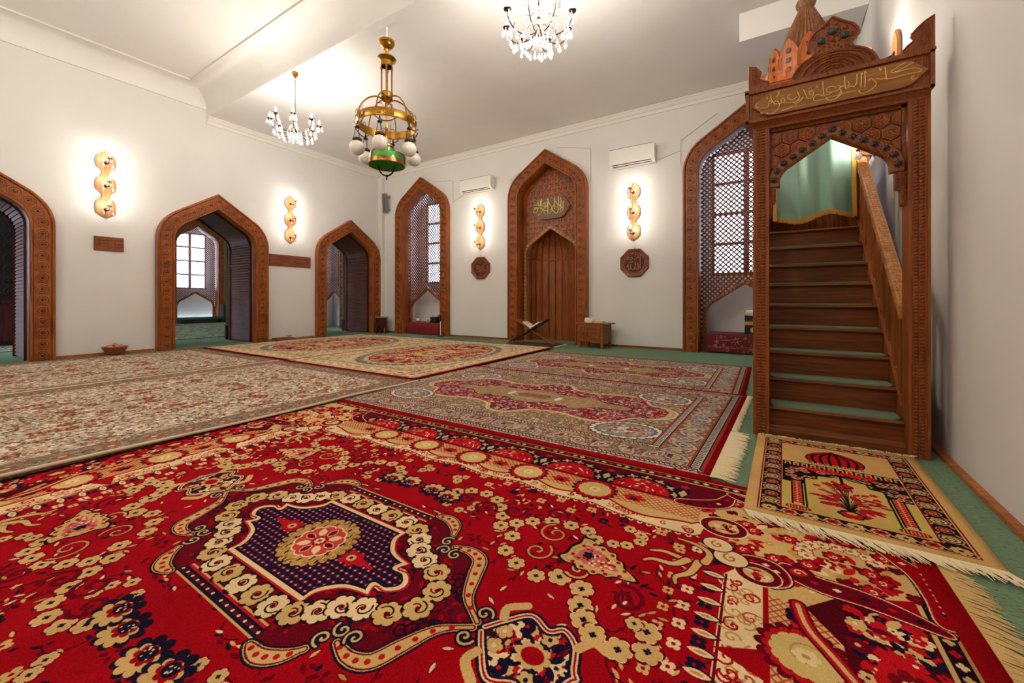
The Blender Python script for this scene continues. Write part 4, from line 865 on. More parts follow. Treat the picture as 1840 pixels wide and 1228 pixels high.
# ------------------------------------------------------------------ arches
doorway('carved oak arched doorway cut off by the left edge, lining lit violet', DOORS[0])
doorway('wide carved oak arched doorway between the two hung plaques, bright lattice window beyond', DOORS[1])
doorway('carved oak arched doorway beside the room corner and its dark stool', DOORS[2])
w1 = window_surround('tall carved arch with lattice screen next to the grey speaker, plain red cloth below', WX[0])
w2 = window_surround('tall carved arch with lattice screen half hidden by the wooden pulpit', WX[2])
w3 = dup(w1, (XF, 7.5, 0), PI/2, 'dark arched lattice in the far hall seen through the middle doorway'); w4 = dup(w1, (XF, -.6, 0), PI/2, 'dark arched lattice in the far hall hidden behind the wall with two sconces'); w5 = dup(w1, (-13.25, 8.72, 0), 0, 'dark arched lattice in the far hall seen through the corner doorway')

# mihrab
t = thing('mihrab', 'carved prayer niche with honeycomb panel, gilt oval inscription and fluted wooden recess', 'prayer niche', (WX[1], YB, 0))
casing(A_WIN, .26, 'casing', t)
A_MI = (.70, .32, 2.13)
mb = MB(); a, r, zs = .755, .415, 3.47
inn = arch(*A_MI, z0=0); big = arch(a, r, zs, z0=0)
mb.prism([(-a, 0)]+big[1:-1]+[(a, 0)]+inn[::-1], .2, .235)
hexr = .082
for j in range(36):
    for i in range(-7, 8):
        x = i*hexr*1.76+(hexr*.88 if j % 2 else 0); z = 1.5+j*hexr*1.54
        def ok(q, poly):
            c = False; n = len(poly)
            for k in range(n):
                (x0, y0), (x1, y1) = poly[k], poly[(k+1) % n]
                if (y0 > q[1]) != (y1 > q[1]) and q[0] < (x1-x0)*(q[1]-y0)/(y1-y0)+x0: c = not c
            return c
        H = [(x+hexr*.86*math.sin(PI/3*k), z+hexr*.86*math.cos(PI/3*k)) for k in range(6)]
        if all(ok(h, big) for h in H) and not any(ok(h, arch(A_MI[0]-.02, A_MI[1]-.02, A_MI[2])) for h in H):
            for s0, d0, d1 in ((1., .2, .185),): mb.prism([(x+(p[0]-x)*s0, z+(p[1]-z)*s0) for p in H], d0, d1, 1)
            mb.prism([(x+(p[0]-x)*.66, z+(p[1]-z)*.66) for p in H], .186, .178, 0)
            M = rosette_frame(x, .178, z, 0, 1); mb.lathe([(.03, 0), (.028, .006), (.022, .006), (.018, .002)], 10, 1, (0, 0, 0), M); mb.lathe([(.015, .0), (.013, .01), (.0001, .012)], 8, 2, (0, 0, 0), M)
mb.build('honeycomb_panel', [WOOD, WOODF, STUD], t)
nb = MB(); sweep_arch(nb, A_MI, [(-.03, .2), (-.03, .165), (-.02, .155), (.035, .155), (.045, .165), (.045, .26)])
for x, z, tx, tz in resample(arch(*A_MI), .1)[0]: nb.lathe([(.016, 0), (.014, .008), (.0001, .01)], 8, 1, (0, 0, 0), rosette_frame(x, .155, z, tx, tz))
nb.build('niche_border', [BORD, STUD], t)
fb = MB(); R = .655; NF = 11; ledge = 1.98
for k in range(NF):
    a0, a1 = PI*k/NF, PI*(k+1)/NF
    P0 = Vector((-R*math.cos(a0), .24+.44*math.sin(a0), 0)); P1 = Vector((-R*math.cos(a1), .24+.44*math.sin(a1), 0)); mid = (P0+P1)/2+Vector((0, -.03, 0)) if 0 else (P0*.5+P1*.5)*1.0
    inw = (Vector((0, .24, 0))-mid).normalized()*.022
    sect = [P0, P0+(P1-P0)*.12+inw, P0+(P1-P0)*.5+inw*1.5, P0+(P1-P0)*.88+inw, P1]
    vs = [s+Vector((0, 0, z)) for z in (0.0, ledge) for s in sect]; fb.add(vs, [(i, i+1, i+6, i+5) for i in range(4)])
    tip = Vector((0, .3, 2.75)); vs = []
    for q in range(7):
        f_ = q/6; zz = ledge+.04+(2.75-ledge-.04)*math.sin(f_*PI/2)**1.1; sc = math.cos(f_*PI/2)**.8
        for s in sect: vs.append(Vector((s.x*sc, .24+(s.y-.24)*sc, zz)))
    fb.add(vs, [(q*5+i, q*5+i+1, (q+1)*5+i+1, (q+1)*5+i) for q in range(6) for i in range(4)])
fb.build('fluted_niche', FLUT, t, 20)
lb = MB(); lb.tube([(-R*math.cos(PI*k/22), .24+.43*math.sin(PI*k/22), ledge+.02) for k in range(23)], .025, 8); lb.build('ledge', WOOD, t)
# gilt oval on the mihrab
def hexend(w, h, k=.5): return [(-w/2, 0), (-w/2+h*k*.55, h*.32), (-w/2+h*k*.8, h*.44), (-w/2+h*k*1.2, h/2), (w/2-h*k*1.2, h/2), (w/2-h*k*.8, h*.44), (w/2-h*k*.55, h*.32), (w/2, 0), (w/2-h*k*.55, -h*.32), (w/2-h*k*.8, -h*.44), (w/2-h*k*1.2, -h/2), (-w/2+h*k*1.2, -h/2), (-w/2+h*k*.8, -h*.44), (-w/2+h*k*.55, -h*.32)]
def script(name, strokes, y, r, mat, parent, sc=1.):
    mb = MB()
    for st in strokes:
        P = smooth(st, 4) if len(st) > 2 else st
        mb.tube([(p[0]*sc, y, p[1]*sc) for p in P], r, 6)
    return mb.build(name, mat, parent)
t = thing('calligraphy_plaque', 'gilt calligraphy on a dark pointed oval plaque in the prayer niche', 'plaque', (-4.27, YB+.160, 3.21))
mb = MB(); O = hexend(1.04, .53, .4); mb.prism(O, .003, -.03); mb.build('board', PLAQ, t, 0)
mb = MB(); mb.prism([(x*.93, z*.88) for x, z in O], -.0295, -.036); mb.build('ground', GOLDT, t, 0)
script('inscription', SHAH, -.04, .0115, GOLD, t)
# octagons
def octagon(label, x, z, w, h, strokes, r):
    t = thing('octagonal_plaque', label, 'plaque', (x, YB, z), 0)
    oc = lambda s: [(s*w/2*1.03*math.cos(PI/8+PI/4*k), s*h/2*1.05*math.sin(PI/8+PI/4*k)) for k in range(8)]
    mb = MB(); o1, o2, o3 = oc(1.04), oc(1.), oc(.78)
    vs = [(p[0], y, p[1]) for o_, y in ((o1, -.003), (o1, -.03), (o2, -.045), (o3, -.025)) for p in o_]
    mb.add(vs, [(j*8+k, j*8+(k+1) % 8, (j+1)*8+(k+1) % 8, (j+1)*8+k) for j in range(3) for k in range(8)]+[tuple(range(8))]); mb.build('frame', PLAQ, t, 20)
    mb = MB(); mb.prism(oc(.785), -.02, -.027); mb.build('panel', DARKW, t, 0)
    mb = MB(); mb.tube([(w*.37*math.cos(.2*k), -.028, h*.37*math.sin(.2*k)) for k in range(31)], .005, 6, 0, True)
    for st in strokes: mb.tube([(p[0], -.028, p[1]) for p in (smooth(st, 4) if len(st) > 2 else st)], r, 6)
    mb.build('inscription', RAIL, t)
    mb = MB(); mb.tube([(0, -.01, h*.5), (0, -.006, h*.5+.06)], .004, 6); mb.build('hanger', BRASS, t)
octagon('dark octagonal wooden plaque with carved script between the first arch and the mihrab', -6.23, 1.835, .6, .57, MUHM, .0085)
octagon('octagonal wooden plaque with carved script and ring near the small cabinet', -2.245, 1.775, .59, .58, ALLH, .008)
# rectangular plaques on the left wall
def rect_plaque(label, y, z, w, h, seed):
    t = thing('rectangular_plaque', label, 'plaque', (XL, y, z), PI/2)
    mb = MB(); mb.box(-w/2, w/2, -.03, -.003, -h/2, h/2); mb.box(-w/2+.012, w/2-.012, -.034, -.03, -h/2+.012, h/2-.012); mb.build('board', PLAQ, t, 0)
    rnd = random.Random(seed); mb = MB()
    for k in range(int(w/.055)):
        x = -w/2+.05+k*.05
        if x > w/2-.05: break
        mb.tube([(x+rnd.uniform(-.02, .02)+.012*i, -.035, rnd.uniform(-.3, .3)*h) for i in range(4)], .0035, 5)
    mb.build('carved_relief', WOODF, t)
    mb = MB(); mb.tube([(0, -.015, h/2-.01), (0, -.01, h/2+.012)], .004, 6); mb.build('hanger', BRASS, t)
rect_plaque('small carved wooden plaque under the sconce by the leftmost doorway', 2.265, 2.025, .39, .25, 3)
rect_plaque('long narrow carved wooden plaque between the two full doorways', 5.58, 1.985, 1.04, .28, 4)

# ------------------------------------------------------------------ sconces
DROP = [(.0001, 0), (.006, .004), (.012, .014), (.013, .022), (.009, .036), (.004, .05), (.0015, .058)]
def drop_mesh(s=1.):
    mb = MB(); mb.lathe([(r*s, z*s-.062*s) for r, z in DROP], 8); mb.sphere((0, 0, .0), .005*s, 6, 4); return mb
def inst(src, parent, loc, rz=0.):
    o = src.copy(); COL.objects.link(o); o.parent = parent; o.location = loc; o.rotation_euler = (0, 0, rz); return o
def bulb_mesh():
    mb = MB(); mb.lathe([(.0001, 0), (.009, .004), (.015, .018), (.0165, .03), (.012, .048), (.005, .064), (.0005, .07)], 10); return mb
def sconce(label, loc, rz, sc=1.):
    t = thing('wall_sconce', label, 'wall lamp', loc, rz); t['group'] = 'three lamp sconces on the walls'
    R = [(0, 0), (.07, .045), (.13, .1), (.138, .16), (.138, .26), (.12, .31), (.07, .36), (.05, .40), (.07, .44), (.125, .5), (.14, .56), (.14, .65), (.12, .71), (.065, .77), (.048, .82), (.065, .87), (.12, .92), (.136, .97), (.136, 1.07), (.11, 1.13), (.06, 1.18), (0, 1.22)]
    R = [(x*sc, z*sc) for x, z in R]; prof = R+[(-x, z) for x, z in R[-2:0:-1]]
    mb = MB(); mb.prism(prof, -.003, -.022); mb.prism([(x*.9, .61*sc+(z-.61*sc)*.975) for x, z in prof], -.0215, -.028); mb.build('board', PINE, t, 0)
    for k, z in enumerate((.13, .56, .98)):
        z *= sc
        mb = MB(); mb.lathe([(.03, 0), (.026, .008), (.01, .016)], 12, 0, (0, -.028, z+.02), Matrix.Rotation(PI/2, 4, 'X'))
        P = smooth([(0, -.03, z+.02), (0, -.07, z-.01), (0, -.115, z-.005), (0, -.135, z+.045)], 5) if 0 else [(0, -.03-.23*math.sin(q*PI/16), z+.02-.045*math.sin(q*PI/8)+.03*(q/8)) for q in range(9)]
        mb.tube(P, .006, 6); mb.lathe([(.006, .0), (.03, .004), (.034, .012), (.03, .012), (.01, .008)], 12, 0, (0, -.26, z+.05))
        for s in (-1, 1): mb.tube([(0, -.16, z-.02), (s*.03, -.17, z+.005), (s*.055, -.18, z-.01), (s*.06, -.18, z-.018)], .0035, 5)
        a = mb.build('lamp_arm', IRON, t)
        c = MB(); c.lathe([(.011, 0), (.011, .05), (.004, .052)], 10, 0, (0, -.26, z+.056)); c.build('candle_sleeve', CANDLE, a)
        b = bulb_mesh().build('bulb', BULBS, a); b.location = (0, -.26, z+.106)
        d = drop_mesh(1.15).build('crystal_drop', CRYST, a); d.location = (.06, -.18, z-.022)
        inst(d, a, (-.06, -.18, z-.022)); inst(d, a, (.0, -.292, z+.045)); inst(d, a, (.032, -.26, z+.045)); inst(d, a, (-.032, -.26, z+.045))
    return t
s1 = sconce('pine sconce with three lamps between the leftmost and the middle doorway', (XL, 2.22, 2.49), PI/2)
dup(s1, (XL, 5.57, 2.43), PI/2, 'pine sconce with three lamps between the middle and the corner doorway')
dup(s1, (-6.24, YB, 2.31), 0, 'pine sconce with three lamps under the air conditioner nearer the corner')
dup(s1, (-2.26, YB, 2.24), 0, 'pine sconce with three lamps between the mihrab and the arch by the pulpit')
dup(s1, (xr(4.86)-.002, 4.86, 2.21), -PI/2-.037, 'pine sconce on the right wall partly hidden by the pulpit')

# ------------------------------------------------------------------ chandeliers
def crystal_chandelier(label, x, y, zh, ceil=ZC):
    t = thing('crystal_chandelier', label, 'chandelier', (x, y, zh)); t['group'] = 'crystal chandeliers'
    mb = MB(); h = ceil-zh
    mb.lathe([(.05, h-.004), (.05, h-.02), (.045, h-.05), (.02, h-.085), (.008, h-.1), (.006, h-.12)], 16); mb.build('canopy', BRASS, t)
    mb = MB(); n = int((h-.14-.34)/.03)
    for k in range(n):
        z = .34+.03*k; q = [(.006*math.cos(a), 0, z+.015+.02*math.sin(a)) for a in [2*PI*i/8 for i in range(8)]]
        if k % 2: q = [(0, p[0], p[2]) for p in q]
        mb.tube(q, .0022, 4, 0, True)
    mb.tube([(0, 0, .3), (.004, .003, h*.5), (0, 0, h-.1)], .002, 4); mb.build('chain', DBRS, t)
    mb = MB(); mb.lathe([(.0001, -.09), (.012, -.08), (.03, -.04), (.045, 0), (.03, .03), (.014, .05), (.01, .1), (.02, .13), (.024, .16), (.012, .2), (.012, .28), (.006, .34)], 14); mb.build('stem', DBRS, t)
    mb = MB()
    for z, r in ((.12, .03), (.2, .035), (.27, .026)): mb.sphere((0, 0, z), r, 12, 8)
    mb.build('crystal_ball', CRYST, t)
    dm = drop_mesh(1.35)
    d0 = None
    ab = MB(); P = [(.03, 0), (.1, -.045), (.19, -.06), (.27, -.045), (.335, .01), (.37, .08), (.375, .13)]
    P = smooth(P, 4); ab.tube([(r, 0, z) for r, z in P], .006, 6); ab.lathe([(.006, .125), (.03, .135), (.045, .15), (.042, .152), (.012, .14)], 12, 0, (.375, 0, 0))
    for (r, z) in ((.19, -.06), (.3, -.02)):
        for s in (-1, 1): ab.tube([(r, 0, z), (r+.01, s*.03, z+.025), (r+.015, s*.055, z+.01), (r+.015, s*.06, z-.005)], .003, 4)
    a0 = ab.build('arm', DBRS, t); cs = MB(); cs.lathe([(.011, .14), (.011, .18), (.004, .182)], 10, 0, (.375, 0, 0)); cs.build('candle_sleeve', CANDLE, a0)
    b0 = bulb_mesh().build('bulb', BULB, a0); b0.location = (.375, 0, .182)
    for k in range(8):
        a = a0 if k == 0 else a0.copy()
        if k:
            COL.objects.link(a); a.parent = t
            for g in kids(a0):
                if 'drop' in g.name: continue
                c = g.copy(); COL.objects.link(c); c.parent = a
        a.rotation_euler = (0, 0, 2*PI*k/8+.2)
    rnd = random.Random(2)
    for k in range(8):
        A = 2*PI*k/8+.2
        for (r, da, z) in ((.375, .1, .13), (.375, -.1, .13), (.42, 0, .14), (.315, .18, -.03), (.315, -.18, -.03), (.205, .28, -.07), (.205, -.28, -.07), (.1, .1, -.06), (.34, .05, .13), (.26, .0, -.05), (.33, -.08, .0)):
            d = None
            if d0 is None: d0 = dm.build('crystal_drop', CRYST, t); d = d0
            else: d = inst(d0, t, (0, 0, 0))
            d.location = (r*math.cos(A+da), r*math.sin(A+da), z-.006); d.rotation_euler = (0, 0, rnd.uniform(0, 3)); s = rnd.uniform(.85, 1.25); d.scale = (s, s, s)
    for k in range(8):
        A = 2*PI*k/8; d = inst(d0, t, (.05*math.cos(A), .05*math.sin(A), -.05)); 
    d = inst(d0, t, (0, 0, -.09)); d.scale = (1.6, 1.6, 1.6)
    return t
c1 = crystal_chandelier('crystal chandelier with lit bulbs hanging over the cream medallion rugs', -6.85, 3.86, 3.93)
dup(c1, (-2.07, 3.86, 3.93), None, 'crystal chandelier with lit bulbs at the top edge, nearest the pulpit')
dup(c1, (-6.85, -1.3, 4.4), None, 'added unseen crystal chandelier behind the camera over the beige floral rugs'); dup(c1, (-2.07, -1.3, 4.4), None, 'added unseen crystal chandelier behind the camera over the red medallion rug')  # both copies are unseen, added to light the front bay

t = thing('brass_chandelier', 'antique brass ring chandelier with white globes and a green glass shade', 'chandelier', (-4.6, 3.93, 0))
mb = MB(); mb.lathe([(.012, ZC-.002), (.012, 4.72)], 8); mb.lathe([(.02, ZC-.001), (.016, ZC-.03)], 8); mb.build('hook_rod', WHITE, t)
mb = MB(); mb.lathe([(.0001, 4.755), (.1, 4.755), (.112, 4.745), (.112, 4.715), (.1, 4.705), (.092, 4.68), (.06, 4.645), (.03, 4.632), (.02, 4.6), (.03, 4.58), (.022, 4.56), (.022, 4.52)], 28); mb.build('canopy', BRASS, t)
mb = MB(); mb.lathe([(.02, 4.53), (.13, 4.50), (.138, 4.485), (.12, 4.475), (.085, 4.45), (.082, 4.38), (.07, 4.375), (.07, 4.44), (.02, 4.47)], 24)
for k in range(4):
    A = PI/4+PI/2*k; mb.tube([(.072*math.cos(A), .072*math.sin(A), z) for z in (4.44, 4.38, 3.98)], .011, 8); mb.lathe([(.017, 4.34), (.02, 4.36), (.012, 4.38)], 8, 0, (.072*math.cos(A), .072*math.sin(A), 0))
mb.tube([(0, 0, 4.5), (0, 0, 3.1)], .014, 8)
mb.lathe([(.085, 4.0), (.09, 3.98), (.08, 3.95), (.085, 3.92), (.06, 3.89), (.03, 3.86), (.02, 3.82)], 20); mb.build('column_stem', BRASS, t)
RR = .41; ZR = 3.55
mb = MB(); mb.lathe([(RR, ZR-.06), (RR+.006, ZR-.05), (RR+.004, ZR), (RR+.006, ZR+.05), (RR, ZR+.06), (RR-.008, ZR+.05), (RR-.008, ZR-.05), (RR, ZR-.06)], 48)
for k in range(6):
    A = PI/3*k+.3; C, S = math.cos(A), math.sin(A); T = (-S, C)
    M = Matrix(((T[0], 0, C, (RR+.004)*C), (T[1], 0, S, (RR+.004)*S), (0, 1, 0, ZR), (0, 0, 0, 1)))
    mb.lathe([(.05, 0), (.048, .01), (.036, .012), (.03, .006), (.02, .006), (.0001, .012)], 16, 0, (0, 0, 0), M)
    for s in (-1, 1): mb.box(s*.09-.022, s*.09+.022, -.03, .03, 0, .008, 0, M)
    pt = lambda u, h: (RR*C+T[0]*u+.004*C, RR*S+T[1]*u+.004*S, ZR+h)
    mb.tube([pt(u, -.055-.075*(1-(u/.16)**2)) for u in [-.16+.032*i for i in range(11)]], .009, 6)
    for s in (-1, 1): mb.tube([pt(s*(.03+.035*(1-math.cos(q))), .06+.045*math.sin(q)) for q in [PI*i/8 for i in range(9)]], .006, 6)
    mb.tube([pt(0, .06), pt(0, .11)], .007, 6)
mb.build('ring_band', BRASS, t)
mb = MB()
for k in range(6):
    A = PI/3*k; Q = smooth([(.03, 3.86), (.12, 3.92), (.25, 3.875), (.355, 3.75), (.405, 3.6)], 6); mb.tube([(r*math.cos(A), r*math.sin(A), z) for r, z in Q], .011, 6)
mb.build('arched_arm', BRASS, t)
for k in range(6):
    A = PI/3*k+.12; rg = .41; cx, cy = rg*math.cos(A), rg*math.sin(A); zz = 3.12
    g = MB((0, 0, 0)); g.sphere((cx, cy, zz), .103, 24, 16); go = g.build('glass_globe', OPAL, t)
    h = MB(); h.lathe([(.04, zz+.09), (.066, zz+.105), (.066, zz+.12), (.05, zz+.135), (.02, zz+.14)], 16, 0, (cx, cy, 0))
    for q in range(3):
        B = 2*PI*q/3; P0 = Vector((cx+.05*math.cos(B), cy+.05*math.sin(B), zz+.12)); P1 = Vector((cx+.02*math.cos(B), cy+.02*math.sin(B), ZR-.14)); h.tube([P0, P1], .004, 5)
    h.lathe([(.034, ZR-.15), (.034, ZR-.138), (.012, ZR-.115), (.014, ZR-.1), (.006, ZR-.055)], 12, 0, (cx, cy, 0)); h.build('globe_hanger', DBRS, go)
mb = MB(); mb.lathe([(.078, 3.2), (.08, 3.145), (.105, 3.128), (.2, 3.112), (.24, 3.09), (.252, 3.05), (.254, 2.96), (.247, 2.96), (.244, 3.045), (.232, 3.08), (.195, 3.1), (.1, 3.115), (.07, 3.135), (.07, 3.2)], 40); mb.build('green_shade', GREENG, t)
mb = MB(); mb.lathe([(.255, 3.01), (.262, 3.005), (.262, 2.945), (.254, 2.94), (.246, 2.945), (.246, 2.96), (.2555, 2.965)], 40, cap=False); mb.lathe([(.08, 3.2), (.1, 3.215), (.1, 3.235), (.06, 3.25), (.02, 3.27)], 20)
for k in range(3):
    A = 2*PI*k/3+.5; mb.tube([(r*math.cos(A), r*math.sin(A), z) for r, z in ((.1, 3.2), (.12, 3.15), (.21, 3.125), (.255, 3.09), (.266, 3.03), (.266, 2.95))], .012, 6)
mb.build('shade_band', COPR, t)
mb = MB(); mb.tube([(.12*math.cos(q)*math.cos(.5), .12*math.cos(q)*math.sin(.5), 2.95-.15*math.sin(q)) for q in [PI*i/14 for i in range(15)]], .011, 6); mb.lathe([(.0001, 2.735), (.012, 2.745), (.008, 2.77), (.018, 2.79), (.01, 2.815)], 10)
for k in range(2): mb.tube([((-1)**k*.05, .02, 3.25), ((-1)**k*.05, .02, 3.55)], .004, 5)
mb.build('lower_bail', IRON, t)

# ------------------------------------------------------------------ fittings on the back wall
def air_conditioner(label, x0, x1, z0, z1):
    t = thing('air_conditioner', label, 'air conditioner', ((x0+x1)/2, YB, z0)); w = (x1-x0)/2; h = z1-z0
    mb = MB(); mb.prism([(-.003, .0), (-.12, .0), (-.19, .05), (-.2, .09), (-.2, h-.01), (-.18, h), (-.003, h)], -w, w, 0, 'x'); mb.build('casing', WHITE, t, 20)
    mb = MB(); d = Vector((0, -.07, .05)).normalized()
    for k in range(2):
        yy, zz = -.136-.038*k, .012+.027*k; mb.bar((-w*.88, yy, zz-.001), (w*.86, yy, zz-.001), .012, .018)
    mb.build('outlet_slot', DSLOT, t, 0)
    mb = MB(); mb.box(-w*.99, w*.96, -.199, -.195, h+.0005, h+.006); mb.build('top_grille', DSLOT, t, 0)
air_conditioner('white wall air conditioner nearer the room corner, above a sconce', -6.78, -5.78, 3.83, 4.16); air_conditioner('white wall air conditioner nearer the pulpit, between mihrab and lattice arch', -2.72, -1.8, 3.79, 4.15)
t = thing('wall_speaker', 'slim grey column loudspeaker on the back wall beside the corner', 'speaker', (-9.74, YB, 3.69))
mb = MB(); M = Matrix.Rotation(math.radians(4), 4, 'X'); mb.box(-.07, .07, -.19, -.09, 0, .56, 0, M); mb.build('cabinet', GREY, t, 0)
mb = MB(); mb.box(-.058, .058, -.194, -.189, .015, .545, 0, M); mb.build('grille', plain('speaker_grille', (96, 92, 94), .8), t, 0)
mb = MB(); mb.box(.0, .05, -.09, -.003, .06, .1); mb.box(.0, .05, -.11, -.003, .44, .5); mb.build('bracket', GREY, t, 0)
for CL, P in (('by the arch nearest the corner', [(-7.18, 3.66), (-7.18, 4.27), (-7.3, 4.3), (-7.9, 4.36)]), ('from the corner side air conditioner to the arch', [(-7.2, 3.69), (-6.8, 3.82)]), ('right of the prayer niche top', [(-3.2, 3.62), (-3.2, 4.36), (-3.6, 4.46), (-4.05, 4.55)]), ('left of the prayer niche top', [(-5.3, 3.76), (-5.3, 4.02), (-5.05, 4.14)]), ('over the arch beside the pulpit', [(-1.34, 3.66), (-1.34, 4.14), (-.70, 4.52)]), ('from the pulpit side air conditioner to the arch', [(-1.78, 3.84), (-1.36, 3.94)])):
    mb = MB(); mb.tube([(x, YB-.006, z) for x, z in P], .005, 5); tag(mb.build('hanging_cable', CABLE), 'thin grey cable on the back wall '+CL, 'cable')

# ------------------------------------------------------------------ pulpit (mimbar)
CX = .415; Yf = 3.53
t = thing('pulpit', 'tall carved wooden pulpit with steep carpeted stairs by the right wall', 'pulpit', (CX, Yf, 0)); OFF = (CX, Yf, 0)
def column(x0, x1, nm):
    mb = MB(OFF); mb.box(x0, x1, Yf-.05, Yf+.07, 0, 2.3); y = Yf-.05
    w = x1-x0; fl_ = [(x0, x0+.016), (x1-.016, x1)]
    for a, b in fl_: mb.box(a, b, y-.008, y, .0, 2.3)
    for k in range(104):
        z = .03+.0216*k
        for u in (.36, .64):
            c = x0+w*u; mb.add([(c-.013, y, z), (c+.013, y, z), (c+.013, y, z+.017), (c-.013, y, z+.017), (c, y-.009, z+.0085)], [(0, 1, 4), (1, 2, 4), (2, 3, 4), (3, 0, 4)], 1)
        mb.box(x0+w*.49, x0+w*.51, y-.005, y, z, z+.012, 1)
    return mb.build(nm, [MIMB, MIMC], t, 0)
column(-.052, .05, 'column'); column(.79, .894, 'column')
zt = lambda i: .21+.187*i; yt = lambda i: 3.56+.175*i
for i in range(9):
    mb = MB(OFF); z1 = zt(i)-.028; z0 = 0 if i == 0 else zt(i-1)
    mb.box(.052, .788, yt(i), yt(i)+.02, z0, z1); mb.build('riser', MIMX, t, 0)
    yb = yt(i+1)+.02 if i < 8 else 5.05
    mb = MB(OFF); mb.prism([(yt(i)-.028, z1+.006), (yt(i)-.032, z1+.014), (yt(i)-.028, z1+.022), (yt(i)-.02, zt(i)), (yb, zt(i)), (yb, z1), (yt(i)-.02, z1)], .052, .788, 0, 'x'); mb.build('tread', MIMX, t, 30)
mb = MB(OFF); mb.prism([(Yf-.03, 0), (Yf-.03, .05), (Yf-.02, .06), (Yf-.015, .08), (Yf, .085), (Yf+.02, .085), (Yf+.02, 0)], .051, .789, 0, 'x'); mb.build('plinth', MIMX, t, 20)
for nm, x in (('side_panel', -.035), ('side_panel', .835)):
    mb = MB(OFF); mb.prism([(3.61, 0), (3.61, .3), (5.0, 1.78), (5.95, 1.78), (5.95, 0)], x, x+.03, 0, 'x'); mb.prism([(3.75, .08), (3.75, .26), (4.95, 1.5), (4.95, .08)], x-.012 if x < 0 else x+.03, x if x < 0 else x+.042, 0, 'x'); mb.build(nm, MIMB, t, 0)
for x in (-.005, .79):
    mb = MB(OFF); lo = lambda y: .34+(y-3.66)*1.045; mb.prism([(3.6, lo(3.6)-.22), (3.6, lo(3.6)), (5.02, lo(5.02)), (5.02, lo(5.02)-.22)], x, x+.045, 0, 'x'); mb.prism([(3.6, lo(3.6)), (3.6, lo(3.6)+.02), (5.02, lo(5.02)+.02), (5.02, lo(5.02))], x-.006, x+.05, 0, 'x'); mb.build('stringer', RAIL if 0 else MIMB, t, 0)
    hr = lambda y: 1.1+(y-3.8)*1.005
    mb = MB(OFF); xx = x+.02; mb.prism([(3.6, hr(3.6)-.02), (3.6, hr(3.6)+.06), (5.0, hr(5.0)+.06), (5.0, hr(5.0)-.02)], xx-.035, xx+.035, 0, 'x')
    for k in range(64):
        y = 3.62+.0214*k; z = hr(y)+.06
        for u in (-.018, .0, .018): mb.box(xx+u-.005, xx+u+.005, y, y+.012, z-.014, z+.004)
    mb.build('handrail', RAIL, t, 0)
    for k in range(9):
        y = 3.67+.155*k; mb = MB(OFF); mb.box(xx-.011, xx+.011, y, y+.075, lo(y)+.02, hr(y)-.005)
        mb.sphere((xx, y+.037, lo(y)+.075), .018, 8, 6); mb.build('baluster', MIMB, t, 0)
# head of the gateway
mb = MB(OFF); x0, x1, z0, z1 = -.097, .9, 2.305, 2.535
mb.box(x0, x1, 3.44, 3.6, z0, z1); mb.box(x0-.006, x1+.006, 3.43, 3.61, z1, z1+.016); mb.box(x0, x1, 3.425, 3.44, z1-.016, z1); mb.box(x0, x1, 3.425, 3.44, z0, z0+.016); mb.box(x0, x0+.02, 3.425, 3.44, z0, z1); mb.box(x1-.02, x1, 3.425, 3.44, z0, z1)
mb.prism([(3.44, z0), (3.47, z0-.03), (3.475, z0-.045), (3.6, z0-.045), (3.6, z0)], x0+.02, x1-.015, 0, 'x')
mb.build('lintel_board', MIMC, t, 0)
pl = MB(OFF); O = [(CX-.008+x, 2.415+z) for x, z in hexend(.925, .165, .62)]; pl.prism(O, 3.44, 3.416); po = pl.build('inscription_plate', wood('olive_oak', (116, 72, 28), (162, 106, 48), 'x'), t, 0)
mb = MB(OFF)
for st in MIMB_TXT:
    P = smooth(st, 4) if len(st) > 2 else st; mb.tube([(CX+p[0], 3.415, 2.415+p[1]) for p in P], .0023, 6)
mb.build('inscription', GOLD, po)
A_M = (.37, .2, 1.86)
mb = MB(OFF); zt_ = 2.27; out = arch(*A_M, z0=1.83)
mb.prism([(CX+.0-.37, 1.83)]+[(CX+x, z) for x, z in out[1:-1]]+[(CX+.37, 1.83), (CX+.376, zt_), (CX-.376, zt_)], Yf-.0, Yf+.03)
for a, b in ((CX-.373, CX-.353), (CX+.353, CX+.373)): mb.box(a, b, Yf-.02, Yf, 1.86, zt_)
mb.box(CX-.373, CX+.373, Yf-.02, Yf, zt_-.03, zt_-.005)
hr_ = .054
